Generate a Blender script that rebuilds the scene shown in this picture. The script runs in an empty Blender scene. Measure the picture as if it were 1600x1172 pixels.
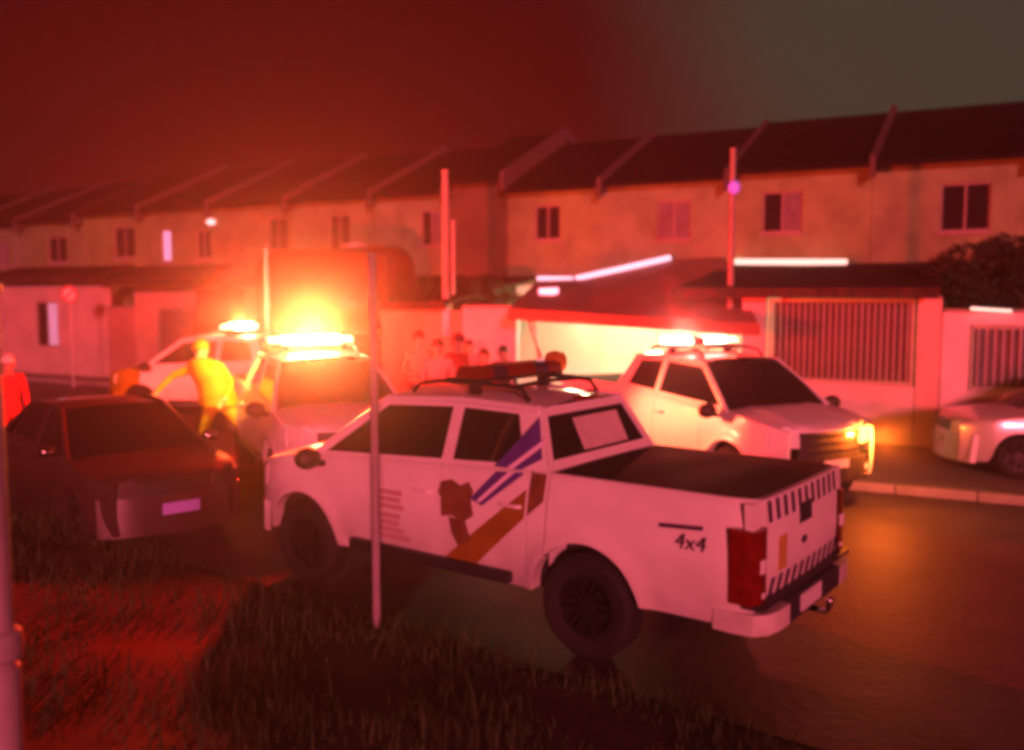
import bpy, bmesh, math, random
from mathutils import Vector, Matrix
random.seed(7)
C = bpy.context.scene.collection
scene = bpy.context.scene
# ------------------------------------------------------------------ camera, light, exposure
F, HZ, CH = 1450.0, 462.0, 2.68           # focal (px of the 1600 px photo), horizon row, eye height
PITCH = math.atan((586 - HZ) / F)
cam_d = bpy.data.cameras.new('camera'); cam = bpy.data.objects.new('camera', cam_d); C.objects.link(cam)
cam.location = (0, 0, CH); cam.rotation_euler = (math.pi / 2 - PITCH, 0, 0)
cam_d.sensor_width = 36.0; cam_d.lens = 36.0 * F / 1600.0; cam_d.clip_end = 500; cam_d.clip_start = 0.05
cam_d.dof.use_dof = True; cam_d.dof.focus_distance = 7.6; cam_d.dof.aperture_fstop = 0.62
scene.camera = cam
w = bpy.data.worlds.new('World'); scene.world = w; w.use_nodes = True
nt = w.node_tree; bg = nt.nodes['Background']
sky = nt.nodes.new('ShaderNodeTexSky'); sky.sky_type = 'NISHITA'; sky.sun_disc = False
sky.sun_elevation = math.radians(10); sky.sun_rotation = math.radians(172)
tint = nt.nodes.new('ShaderNodeMix'); tint.data_type = 'RGBA'; tint.blend_type = 'MIX'
tint.inputs[0].default_value = 0.985; tint.inputs[7].default_value = (0.036, 0.034, 0.024, 1)   # city glow under night cloud
mulx = nt.nodes.new('ShaderNodeMix'); mulx.data_type = 'RGBA'; mulx.blend_type = 'MULTIPLY'; mulx.inputs[0].default_value = 1
mulx.inputs[7].default_value = (0.01, 0.01, 0.01, 1)
nt.links.new(sky.outputs[0], mulx.inputs[6]); nt.links.new(mulx.outputs[2], tint.inputs[6])
tcw = nt.nodes.new('ShaderNodeTexCoord'); dp = nt.nodes.new('ShaderNodeVectorMath'); dp.operation = 'DOT_PRODUCT'
dp.inputs[1].default_value = Vector((.465, .845, .27)).normalized(); nt.links.new(tcw.outputs['Generated'], dp.inputs[0])   # town glow on the cloud lies up and to the right
nz = nt.nodes.new('ShaderNodeTexNoise'); nz.inputs['Scale'].default_value = 2.2; nz.inputs['Detail'].default_value = 4; nt.links.new(tcw.outputs['Generated'], nz.inputs['Vector'])
ad = nt.nodes.new('ShaderNodeMath'); ad.operation = 'MULTIPLY_ADD'; ad.inputs[1].default_value = .10; nt.links.new(nz.outputs['Fac'], ad.inputs[0]); nt.links.new(dp.outputs['Value'], ad.inputs[2])
rp = nt.nodes.new('ShaderNodeValToRGB'); rp.color_ramp.interpolation = 'EASE'; rp.color_ramp.elements[0].position = .90; rp.color_ramp.elements[0].color = (.045,.0016,.0015,1)  # red beacon glow put into the sky colour away from the town
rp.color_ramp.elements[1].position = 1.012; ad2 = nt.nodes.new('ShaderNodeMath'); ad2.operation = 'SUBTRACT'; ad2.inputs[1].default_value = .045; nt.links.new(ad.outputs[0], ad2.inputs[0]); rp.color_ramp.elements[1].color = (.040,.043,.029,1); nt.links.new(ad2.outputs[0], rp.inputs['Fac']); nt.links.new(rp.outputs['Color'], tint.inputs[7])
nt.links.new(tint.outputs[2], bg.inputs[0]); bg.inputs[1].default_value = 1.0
sun_d = bpy.data.lights.new('sun', 'SUN'); sun = bpy.data.objects.new('sun', sun_d); C.objects.link(sun)
sun_d.energy = 4.3; sun_d.color = (1.0, 0.125, 0.175); sun_d.angle = math.radians(6)
sun.rotation_euler = Vector((-0.14, 1.0, -0.18)).to_track_quat('-Z', 'Y').to_euler()
vs = scene.view_settings; vs.view_transform = 'Standard'; vs.look = 'None'; vs.exposure = 0.0; vs.gamma = 1.0; vs.use_curve_mapping = False
cy = scene.cycles; cy.use_denoising = True; cy.filter_width = 4.0
cy.max_bounces = 6; cy.diffuse_bounces = 2; cy.glossy_bounces = 3; cy.volume_bounces = 0; cy.transparent_max_bounces = 6
cy.sample_clamp_indirect = 4.0; cy.caustics_reflective = False; cy.caustics_refractive = False

# ------------------------------------------------------------------ helpers
class MB:
    def __init__(s): s.v = []; s.f = []
    def quad(s, a, b, c, d):
        n = len(s.v); s.v += [tuple(a), tuple(b), tuple(c), tuple(d)]; s.f.append((n, n+1, n+2, n+3))
    def poly(s, pts):
        n = len(s.v); s.v += [tuple(p) for p in pts]; s.f.append(tuple(range(n, n+len(pts))))
    def hexa(s, p):                      # 8 points: bottom loop 0-3, top loop 4-7
        n = len(s.v); s.v += [tuple(q) for q in p]
        for f in ((3,2,1,0),(4,5,6,7),(0,1,5,4),(1,2,6,5),(2,3,7,6),(3,0,4,7)): s.f.append(tuple(n+i for i in f))
    def box(s, x0, x1, y0, y1, z0, z1):
        s.hexa([(x0,y0,z0),(x1,y0,z0),(x1,y1,z0),(x0,y1,z0),(x0,y0,z1),(x1,y0,z1),(x1,y1,z1),(x0,y1,z1)])
    def grid(s, fn, us, vs_):
        n = len(s.v); W = len(vs_)
        for u in us:
            for v in vs_: s.v.append(tuple(fn(u, v)))
        for i in range(len(us)-1):
            for j in range(W-1):
                a = n+i*W+j; s.f.append((a, a+1, a+W+1, a+W))
    def tube(s, pts, r, k=8):
        pts = [Vector(p) for p in pts]; rs = r if isinstance(r, (list, tuple)) else [r]*len(pts)
        n = len(s.v)
        for i, p in enumerate(pts):
            d = (pts[min(i+1, len(pts)-1)] - pts[max(i-1, 0)]).normalized()
            a = d.orthogonal().normalized() if abs(d.z) > .9 else d.cross(Vector((0,0,1))).normalized()
            b = d.cross(a)
            for j in range(k):
                t = 2*math.pi*j/k; s.v.append(tuple(p + (a*math.cos(t)+b*math.sin(t))*rs[i]))
        for i in range(len(pts)-1):
            for j in range(k):
                a0 = n+i*k+j; a1 = n+i*k+(j+1) % k; s.f.append((a0, a1, a1+k, a0+k))
        s.f.append(tuple(n+j for j in range(k))[::-1]); s.f.append(tuple(n+(len(pts)-1)*k+j for j in range(k)))
    def lathe(s, c, prof, k=32, ax='y', sgn=1):       # prof: (radius, offset along axis)
        n = len(s.v); m = len(prof)
        for j in range(k):
            t = 2*math.pi*j/k
            for r, o in prof:
                if ax == 'y': s.v.append((c[0]+r*math.cos(t), c[1]+sgn*o, c[2]+r*math.sin(t)))
                elif ax == 'z': s.v.append((c[0]+r*math.cos(t), c[1]+r*math.sin(t), c[2]+o))
                else: s.v.append((c[0]+sgn*o, c[1]+r*math.cos(t), c[2]+r*math.sin(t)))
        for j in range(k):
            for i in range(m-1):
                a = n+j*m+i; b = n+((j+1) % k)*m+i; s.f.append((a, a+1, b+1, b))
    def ball(s, c, rx, ry, rz, k=14, l=9):
        s.grid(lambda u, v: (c[0]+rx*math.cos(u)*math.sin(v), c[1]+ry*math.sin(u)*math.sin(v), c[2]+rz*math.cos(v)),
               [2*math.pi*i/k for i in range(k+1)], [math.pi*(.02+.96*i/l) for i in range(l+1)])
    def build(s, name, mat, parent=None, smooth=True, bevel=0, angle=35):
        me = bpy.data.meshes.new(name); me.from_pydata(s.v, [], s.f)
        bm = bmesh.new(); bm.from_mesh(me); bmesh.ops.remove_doubles(bm, verts=bm.verts, dist=1e-4)
        bmesh.ops.recalc_face_normals(bm, faces=bm.faces)
        if bevel:
            es = [e for e in bm.edges if len(e.link_faces) == 2 and e.calc_face_angle(0) > .6]
            bmesh.ops.bevel(bm, geom=es, offset=bevel, segments=2, profile=.6, affect='EDGES', clamp_overlap=True)
        bm.to_mesh(me); bm.free()
        if smooth:
            for p in me.polygons: p.use_smooth = True
            me.set_sharp_from_angle(angle=math.radians(angle))
        me.materials.append(mat)
        o = bpy.data.objects.new(name, me); C.objects.link(o)
        if parent: o.parent = parent
        return o
def tag(o, label=None, cat=None, group=None, kind=None):
    if label: o['label'] = label
    if cat: o['category'] = cat
    if group: o['group'] = group
    if kind: o['kind'] = kind
    return o
def thing(name, label, cat, loc=(0,0,0), rz=0, group=None):
    o = bpy.data.objects.new(name, None); C.objects.link(o); o.location = loc; o.rotation_euler = (0,0,rz)
    o.empty_display_size = .2
    return tag(o, label, cat, group)
def mat(name, col, rough=.6, metal=0, noise=0, nscale=6, coat=0, bump=0, col2=None, emit=None, estr=0, spec=.5):
    m = bpy.data.materials.new(name); m.use_nodes = True; t = m.node_tree; b = t.nodes['Principled BSDF']
    b.inputs['Base Color'].default_value = (*col, 1); b.inputs['Roughness'].default_value = rough
    b.inputs['Metallic'].default_value = metal; b.inputs['Coat Weight'].default_value = coat
    b.inputs['Coat Roughness'].default_value = .05; b.inputs['Specular IOR Level'].default_value = spec
    if noise or bump:
        tc = t.nodes.new('ShaderNodeTexCoord'); n = t.nodes.new('ShaderNodeTexNoise')
        n.inputs['Scale'].default_value = nscale; n.inputs['Detail'].default_value = 6; n.inputs['Roughness'].default_value = .65
        t.links.new(tc.outputs['Object'], n.inputs['Vector'])
        if noise:
            r = t.nodes.new('ShaderNodeValToRGB'); c2 = col2 or tuple(c*(1-noise) for c in col)
            r.color_ramp.elements[0].position = .32; r.color_ramp.elements[0].color = (*c2, 1)
            r.color_ramp.elements[1].position = .66; r.color_ramp.elements[1].color = (*col, 1)
            t.links.new(n.outputs['Fac'], r.inputs['Fac']); t.links.new(r.outputs['Color'], b.inputs['Base Color'])
        if bump:
            n2 = t.nodes.new('ShaderNodeTexNoise'); n2.inputs['Scale'].default_value = nscale*9; n2.inputs['Detail'].default_value = 4
            t.links.new(tc.outputs['Object'], n2.inputs['Vector'])
            bu = t.nodes.new('ShaderNodeBump'); bu.inputs['Strength'].default_value = bump; bu.inputs['Distance'].default_value = .02
            t.links.new(n2.outputs['Fac'], bu.inputs['Height']); t.links.new(bu.outputs['Normal'], b.inputs['Normal'])
    if emit: b.inputs['Emission Color'].default_value = (*emit, 1); b.inputs['Emission Strength'].default_value = estr
    return m
def dirt(m, col):                          # splashed road dirt, thicker low down on the bodywork
    t = m.node_tree; b = t.nodes['Principled BSDF']; src = b.inputs['Base Color'].links[0].from_socket
    tc = t.nodes.new('ShaderNodeTexCoord'); sp = t.nodes.new('ShaderNodeSeparateXYZ'); t.links.new(tc.outputs['Object'], sp.inputs[0])
    n = t.nodes.new('ShaderNodeTexNoise'); n.inputs['Scale'].default_value = 5; n.inputs['Detail'].default_value = 8; t.links.new(tc.outputs['Object'], n.inputs['Vector'])
    mr = t.nodes.new('ShaderNodeMapRange'); mr.inputs[1].default_value = .95; mr.inputs[2].default_value = .40; t.links.new(sp.outputs['Z'], mr.inputs[0])
    mu = t.nodes.new('ShaderNodeMath'); mu.operation = 'MULTIPLY'; t.links.new(mr.outputs[0], mu.inputs[0]); t.links.new(n.outputs['Fac'], mu.inputs[1])
    mx = t.nodes.new('ShaderNodeMix'); mx.data_type = 'RGBA'; t.links.new(mu.outputs[0], mx.inputs[0]); t.links.new(src, mx.inputs[6]); mx.inputs[7].default_value = (*col, 1)
    t.links.new(mx.outputs[2], b.inputs['Base Color'])
def tile_mat(name, col):
    m = mat(name, col, .95, noise=.5, nscale=1.5, spec=.05); t = m.node_tree; b = t.nodes['Principled BSDF']
    tc = t.nodes.new('ShaderNodeTexCoord'); wv = t.nodes.new('ShaderNodeTexWave'); wv.inputs['Scale'].default_value = 1.4
    wv.bands_direction = 'X'; t.links.new(tc.outputs['Object'], wv.inputs['Vector'])
    bu = t.nodes.new('ShaderNodeBump'); bu.inputs['Strength'].default_value = .6; bu.inputs['Distance'].default_value = .05
    t.links.new(wv.outputs['Fac'], bu.inputs['Height']); t.links.new(bu.outputs['Normal'], b.inputs['Normal']); return m
def lamp(name, loc, power, col, parent=None, r=.1, spot=None, aim=None):
    d = bpy.data.lights.new(name, 'SPOT' if spot else 'POINT'); d.energy = power; d.color = col; d.shadow_soft_size = r
    if spot: d.spot_size = math.radians(spot); d.spot_blend = 1.0
    o = bpy.data.objects.new(name, d); C.objects.link(o); o.location = loc
    if aim: o.rotation_euler = Vector(aim).to_track_quat('-Z', 'Y').to_euler()
    if parent: o.parent = parent
    return o
M = dict(
    white=mat('white_paint', (.78,.78,.78), .32, noise=.10, nscale=2.2, coat=.5),
    black=mat('black_plastic', (.02,.02,.022), .5, bump=.1, nscale=8),
    glass=mat('tinted_glass', (.012,.012,.014), .06, spec=.7),
    rubber=mat('tyre_rubber', (.010,.010,.010), .85, noise=.3, nscale=9, bump=.3),
    rim=mat('dark_wheel', (.014,.014,.015), .5, metal=.3, noise=.3, nscale=9),
    vinyl=mat('black_vinyl_cover', (.016,.015,.015), .8, bump=.25, nscale=3, spec=.2),
    chrome=mat('chrome', (.6,.6,.6), .15, metal=1),
    redlens=mat('red_lens', (.17,.007,.006), .12, noise=.5, nscale=14, coat=.6),
    smoked=mat('smoked_lens', (.06,.05,.05), .08, coat=.8),
    clear=mat('clear_lens', (.7,.7,.72), .1, coat=.6),
    emblem=mat('emblem_decal', (.50,.34,.10), .45, noise=.3, nscale=12),
    gold=mat('gold_decal', (.30,.15,.02), .45, noise=.35, nscale=7),
    brown=mat('brown_decal', (.20,.09,.04), .5, noise=.4, nscale=9),
    violet=mat('violet_decal', (.10,.05,.30), .4, noise=.25, nscale=6),
    lilac=mat('reflective_stripe', (.80,.72,.95), .25, coat=.4),
    ink=mat('dark_decal', (.05,.02,.06), .5),
    text=mat('lettering_decal', (.48,.30,.32), .5),
    asphalt=mat('asphalt', (.075,.07,.066), .62, noise=.45, nscale=1.3, bump=.5),
    soil=mat('soil', (.032,.030,.018), .95, noise=.5, nscale=2.5, bump=.8),
    concrete=mat('concrete', (.30,.28,.26), .85, noise=.3, nscale=2.5, bump=.3),
    grass=mat('grass_blade', (.046,.085,.024), .85, noise=.5, nscale=.9, col2=(.022,.040,.010)),
    rooftile=tile_mat('roof_tile', (.011,.009,.009)),
    leanto=tile_mat('fibre_sheet', (.06,.042,.036)),
    canopy=mat('canopy_sheet', (.26,.19,.13), .7, noise=.3, nscale=2),
    frame=mat('window_frame', (.26,.24,.22), .5),
    pane=mat('window_pane', (.015,.012,.014), .12, spec=.35),
    curtain=mat('curtain', (.17,.18,.20), .9, noise=.4, nscale=5),
    galv=mat('galvanised_steel', (.45,.44,.43), .5, metal=.3, noise=.25, nscale=5),
    post=mat('pale_painted_post', (.30,.26,.29), .7, noise=.3, nscale=4, bump=.2),
    bark=mat('bark', (.05,.035,.025), .9, bump=.5),
    leaf=mat('leaf', (.030,.042,.016), .7, noise=.5, nscale=3),
    skin=mat('skin', (.42,.24,.17), .55), hair=mat('hair', (.02,.014,.010), .6),
    yellow=mat('yellow_raincoat', (.78,.52,.03), .5, noise=.25, nscale=6), darkcloth=mat('dark_cloth', (.025,.022,.028), .9, noise=.3),
    khaki=mat('tan_cloth', (.42,.28,.17), .85, noise=.3), redcloth=mat('red_cloth', (.50,.03,.03), .8, noise=.3), greycloth=mat('grey_cloth', (.25,.22,.23), .85, noise=.3),
    palecap=mat('pale_cloth', (.68,.62,.58), .8), shoe=mat('shoe', (.02,.018,.018), .6),
    reflectivetape=mat('reflective_tape', (.75,.75,.72), .3),
    tankred=mat('red_tanker_paint', (.09,.005,.005), .5, coat=.15, noise=.25, nscale=1.2),
    carblack=mat('dark_car_paint', (.055,.035,.035), .28, coat=.7, noise=.2, nscale=3), carsilver=mat('silver_car_paint', (.50,.48,.47), .3, metal=.3, coat=.6),
)
dirt(M['white'], (.22,.17,.13))
def translucent(m, k):
    t = m.node_tree; b = t.nodes['Principled BSDF']; tr = t.nodes.new('ShaderNodeBsdfTranslucent'); tr.inputs['Color'].default_value = (.9,.72,.05,1)
    mx = t.nodes.new('ShaderNodeMixShader'); mx.inputs[0].default_value = k; t.links.new(b.outputs[0], mx.inputs[1]); t.links.new(tr.outputs[0], mx.inputs[2]); t.links.new(mx.outputs[0], t.nodes['Material Output'].inputs[0])
translucent(M['yellow'], .55)
# emission materials (lamps only)
E_hot = mat('lit_white_strobe', (.9,.9,.9), .3, emit=(1,.70,.26), estr=130)
E_red = mat('lit_red_strobe', (.6,.02,.02), .3, emit=(1,.10,.05), estr=25)
E_cream = mat('lit_cream_strobe', (.9,.9,.9), .3, emit=(1,.88,.66), estr=7)
E_mint = mat('lit_mint_strobe', (.9,.9,.9), .3, emit=(.62,1,.82), estr=6)
E_amber = mat('lit_amber_lamp', (.9,.5,.1), .3, emit=(1,.27,.05), estr=10)
E_led = mat('lit_led_tube', (.9,.9,.9), .3, emit=(.78,.74,1), estr=1.25)
E_tube = mat('lit_tube', (.9,.9,.9), .3, emit=(.95,.88,.70), estr=1.15)
E_warm = mat('lit_warm_tube', (.9,.9,.9), .3, emit=(1,.9,.6), estr=6)
E_violet = mat('lit_violet_lamp', (.4,.2,.6), .3, emit=(.40,.12,.95), estr=.5)
E_pink = mat('lit_pale_lamp', (.9,.8,.8), .3, emit=(1,.62,.62), estr=1.6)
E_win = mat('lit_window', (.7,.7,.8), .3, emit=(.62,.42,.85), estr=1.0)
E_dimwin = mat('dim_lit_window', (.5,.5,.6), .3, emit=(.30,.20,.36), estr=.8)

# ------------------------------------------------------------------ the row's own frame
P0 = Vector((-.1, 23.9, 0)); U = Vector((-.887, .462, 0)).normalized(); N = Vector((.462, .887, 0)).normalized()
def RW(t, o, z): p = P0 + U*t + N*o; return Vector((p.x, p.y, z))
def at(px, py, d):                       # a point seen at a pixel, d metres ahead
    return Vector(((px-800)*d/F, d, CH - (py-HZ)*d/F))

# ------------------------------------------------------------------ setting: ground, road, pavement, verge, haze
m = MB(); m.quad((-90,-8,-.02),(90,-8,-.02),(90,110,-.02),(-90,110,-.02)); tag(m.build('ground', M['soil'], smooth=False), kind='structure')
VE = Vector((.27, 6.46, 0)); VD = Vector((-.8, .6, 0)); VN = Vector((-.6, -.8, 0))       # verge edge, along it, toward the camera
m = MB(); a = VE - VD*30; b = VE + VD*60; c = RW(75, -1.5, 0); d = RW(-45, -1.5, 0)
n_ = 40
m.grid(lambda u, v: (a.lerp(b, u).lerp(d.lerp(c, u), v)), [i/n_ for i in range(n_+1)], [0,.25,.5,.75,1])
tag(m.build('road', M['asphalt'], smooth=False), kind='structure')
KO = [(-45,-7.75),(-8,-7.75),(-7.4,-4.4),(1.2,-4.3),(7,-4.2),(10,-2.4),(75,-2.4)]
def ko(t):
    for (a, x), (b, y) in zip(KO, KO[1:]):
        if a <= t <= b: return x + (y-x)*(t-a)/(b-a)
def on_pavement(x, y):
    p = Vector((x, y, 0)) - P0; return p.dot(N) > ko(max(-44, min(74, p.dot(U))))
m = MB()
for (a, x), (b, y) in zip(KO, KO[1:]):
    k = max(1, round(b-a)); 
    for i in range(k):
        t0 = a+(b-a)*i/k; t1 = a+(b-a)*(i+.985)/k; o0 = ko(t0); o1 = ko(t1)
        m.hexa([RW(t0,o0,-.02), RW(t1,o1,-.02), RW(t1,o1+.15,-.02), RW(t0,o0+.15,-.02), RW(t0,o0,.12), RW(t1,o1,.12), RW(t1,o1+.15,.12), RW(t0,o0+.15,.12)])
tag(m.build('kerb', M['concrete'], bevel=.012), kind='structure')
m = MB(); ts_ = [a for a, _ in KO]
m.grid(lambda t, v: RW(t, (ko(t)+.153)*(1-v)+8*v, .112), ts_, [0,.33,.66,1]); m.grid(lambda t, v: RW(t, ko(t)+.153, -.02+.132*v), ts_, [0,1])
tag(m.build('pavement', mat('pavement_slab', (.16,.145,.13), .8, noise=.4, nscale=1.2, bump=.3), smooth=False), kind='structure')
def vz(s, q): return .03 + .10*min(q, 6) + .05*math.sin(s*1.3+q*.9)*min(1, q) + .03*math.sin(s*3.1-q*2.3)*min(1, q)
m = MB(); m.grid(lambda s, q: tuple((VE + VD*s + VN*q) + Vector((0,0,vz(s, max(q,0)) if q > 0 else -.015))), [-12+.3*i for i in range(140)], [-.06, 0,.15,.35,.6,.9,1.3,1.8,2.4,3,4,5.2,6.5,8,9.5])
tag(m.build('verge', M['soil']), kind='structure')
m = MB(); rnd = random.Random(3)
for i in range(34000):
    s = rnd.uniform(-3.5, 16); q = rnd.uniform(.02, 1)**1.3*4.6
    p = VE + VD*s + VN*q
    if p.y < 2.4 or abs(p.x) > p.y*.62 + .5: continue
    cl = math.sin(s*2.1)*math.sin(q*3.3+s) + rnd.uniform(-.5,.5)
    if cl < -.35: continue
    hgt = rnd.uniform(.03,.13)*(1.1+cl*.7)*(2.1 if rnd.random() < .05 else 1); p = p + Vector((0,0,vz(s,q)-.02)); an = rnd.uniform(0,6.28); le = rnd.uniform(.2,.9)*hgt
    dx, dy = math.cos(an)*le, math.sin(an)*le; wx, wy = -math.sin(an)*.006, math.cos(an)*.006
    n = len(m.v); m.v += [(p.x-wx,p.y-wy,p.z),(p.x+wx,p.y+wy,p.z),(p.x+dx*.35+wx*.7,p.y+dy*.35+wy*.7,p.z+hgt*.6),(p.x+dx*.35-wx*.7,p.y+dy*.35-wy*.7,p.z+hgt*.6),(p.x+dx,p.y+dy,p.z+hgt)]
    m.f += [(n,n+1,n+2,n+3),(n+3,n+2,n+4)]
me = bpy.data.meshes.new('grass'); me.from_pydata(m.v, [], m.f); me.materials.append(M['grass']); o = bpy.data.objects.new('grass', me); C.objects.link(o)
tag(o, 'rough tufted grass on the bank in front of the parked pickup', 'grass', kind='stuff')
# night mist that the flashing lights glow in
m = MB(); m.box(-95, 95, -10, 115, -1.1, 8.6); hz = m.build('haze', bpy.data.materials.new('mist'), smooth=False); hm = hz.data.materials[0]; hm.use_nodes = True
ht = hm.node_tree; ht.nodes.clear(); ho = ht.nodes.new('ShaderNodeOutputMaterial'); pv = ht.nodes.new('ShaderNodeVolumePrincipled')
pv.inputs['Color'].default_value = (.95,.93,.92,1); pv.inputs['Density'].default_value = .0028; pv.inputs['Anisotropy'].default_value = .965   # large droplets
pw = ht.nodes.new('ShaderNodeVolumePrincipled'); pw.inputs['Color'].default_value = (.95,.93,.92,1); pw.inputs['Density'].default_value = .0018; pw.inputs['Anisotropy'].default_value = .25   # fine smoke
av = ht.nodes.new('ShaderNodeAddShader'); ht.links.new(pv.outputs[0], av.inputs[0]); ht.links.new(pw.outputs[0], av.inputs[1]); ht.links.new(av.outputs[0], ho.inputs['Volume']); hm.cycles.homogeneous_volume = True
tag(hz, 'thin night mist glowing red around the flashing lights', 'haze', kind='stuff')

# ------------------------------------------------------------------ terraced houses
def wall_grid(mb, t0, t1, z0, z1, o, th, holes, fr=RW):
    ts = sorted({t0, t1, *[h[0] for h in holes], *[h[1] for h in holes]}); zs = sorted({z0, z1, *[h[2] for h in holes], *[h[3] for h in holes]})
    for i in range(len(ts)-1):
        for j in range(len(zs)-1):
            tm, zm = (ts[i]+ts[i+1])/2, (zs[j]+zs[j+1])/2
            if any(h[0] < tm < h[1] and h[2] < zm < h[3] for h in holes): continue
            for oo in (o, o+th): mb.quad(fr(ts[i],oo,zs[j]), fr(ts[i+1],oo,zs[j]), fr(ts[i+1],oo,zs[j+1]), fr(ts[i],oo,zs[j+1]))
    for a, b, c, d in [(t0,t1,z0,z1)] + list(holes):
        mb.quad(fr(a,o,c), fr(b,o,c), fr(b,o+th,c), fr(a,o+th,c)); mb.quad(fr(a,o,d), fr(b,o,d), fr(b,o+th,d), fr(a,o+th,d))
        mb.quad(fr(a,o,c), fr(a,o,d), fr(a,o+th,d), fr(a,o+th,c)); mb.quad(fr(b,o,c), fr(b,o,d), fr(b,o+th,d), fr(b,o+th,c))
def rbox(mb, t0, t1, o0, o1, z0, z1):
    mb.hexa([RW(t0,o0,z0), RW(t1,o0,z0), RW(t1,o1,z0), RW(t0,o1,z0), RW(t0,o0,z1), RW(t1,o0,z1), RW(t1,o1,z1), RW(t0,o1,z1)])
def house_window(root, t0, t1, z0, z1, kind, o=0.0):
    f = MB(); e = .045
    rbox(f, t0, t1, o+.05, o+.11, z0, z0+e); rbox(f, t0, t1, o+.05, o+.11, z1-e, z1)
    rbox(f, t0, t0+e, o+.052, o+.108, z0+e, z1-e); rbox(f, t1-e, t1, o+.052, o+.108, z0+e, z1-e)
    tm = (t0+t1)/2; rbox(f, tm-.02, tm+.02, o+.054, o+.106, z0+e, z1-e)
    w_ = f.build('window', M['frame'], smooth=False); w_.parent = root; 
    if kind in ('bars',):
        g = MB()
        for k in range(1, 7):
            tt = t0+(t1-t0)*k/7; g.tube([RW(tt,o-.02,z0), RW(tt,o-.02,z1)], .008, 6)
        gg = g.build('window_bars', M['galv']); gg.parent = w_
    for a, b in ((t0+e, tm-.02), (tm+.02, t1-e)):
        p = MB(); rbox(p, a, b, o+.075, o+.085, z0+e, z1-e)
        pm = {'lit': E_win, 'dim': E_dimwin, 'curtain': M['curtain']}.get(kind, M['pane'])
        if kind == 'half' and a < t0+.2: pm = M['curtain']
        p.build('pane', pm, smooth=False).parent = w_
    s = MB(); rbox(s, t0-.05, t1+.05, o-.06, o+.04, z0-.06, z0-.002); s.build('sill', M['concrete'], smooth=False).parent = w_
houses = [  # t0, t1, colour, eave z, windows (t0, t1, z0, z1, kind), label
    (-17.6,-14.65,(0.33,0.32,0.17),5.42,[(-16.4,-15.4,3.9,4.9,'plain')],'ochre terraced house at the very end of the row, mostly out of frame'),
    (-14.65,-11.7,(0.34,0.34,0.17),5.42,[],'ochre terraced house behind the dark bush, past the barred window'),
    (-11.7,-8.7,(0.34,0.32,0.18),5.40,[(-10.95,-10.02,3.98,4.97,'plain')],'ochre terraced house with a wide black two pane upper window'),
    (-8.7,-5.65,(0.36,0.34,0.17),5.40,[(-7.28,-6.40,4.07,4.98,'half')],'ochre terraced house with a half curtained upper window above the white tube light'),
    (-5.65,-2.6,(0.41,0.40,0.24),5.30,[(-4.78,-3.95,3.98,4.9,'curtain')],'pale terraced house with a grey curtained upper window above the canopy'),
    (-2.6,0,(0.39,0.37,0.19),5.28,[(-1.46,-.75,4.07,4.93,'plain')],'tan terraced house with one small brown upper window behind the canopy edge'),
    (0,1.75,(0.21,0.13,0.08),5.6,[],'narrow windowless house front coloured dark red for shade next to the utility pole'),  # shade on this front is put into its darker base colour
    (1.75,4.1,(0.43,0.43,0.25),5.35,[(2.0,2.65,4.0,4.95,'half')],'pale terraced house with a half covered window just left of the utility pole'),
    (4.1,7.1,(0.41,0.38,0.20),5.35,[(5.0,5.75,3.95,4.95,'plain')],'terraced house directly above the red tanker with one dark window'),
    (7.1,10.1,(0.41,0.36,0.18),5.35,[(7.25,8.0,3.95,4.95,'plain')],'terraced house above the front of the red tanker, glowing orange'),
    (10.1,13.1,(0.41,0.37,0.18),5.35,[(12.0,12.4,3.75,4.75,'lit'),(10.3,10.9,3.8,4.7,'plain')],'terraced house with a narrow bright lilac window over the flashing pickup'),
    (13.1,16.1,(0.43,0.39,0.16),5.35,[(13.6,14.6,3.9,4.9,'plain')],'yellowish terraced house left of the narrow lilac window'),
    (16.1,19.1,(0.38,0.36,0.20),5.2,[(16.9,17.9,3.8,4.7,'plain')],'shadowy reddish terraced house behind the round road sign'),
    (19.1,22.3,(0.36,0.36,0.22),5.15,[(19.55,19.7,3.75,4.55,'dim'),(20.0,20.9,3.7,4.6,'curtain')],'dim terraced house with a thin pale lit slit near the left end'),
    (22.3,26,(0.34,0.31,0.16),5.1,[(23.5,24.5,3.8,4.6,'plain')],'dark terraced house at the far left end of the row'),
]
GH = 'two storey terraced houses in the row'
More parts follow.
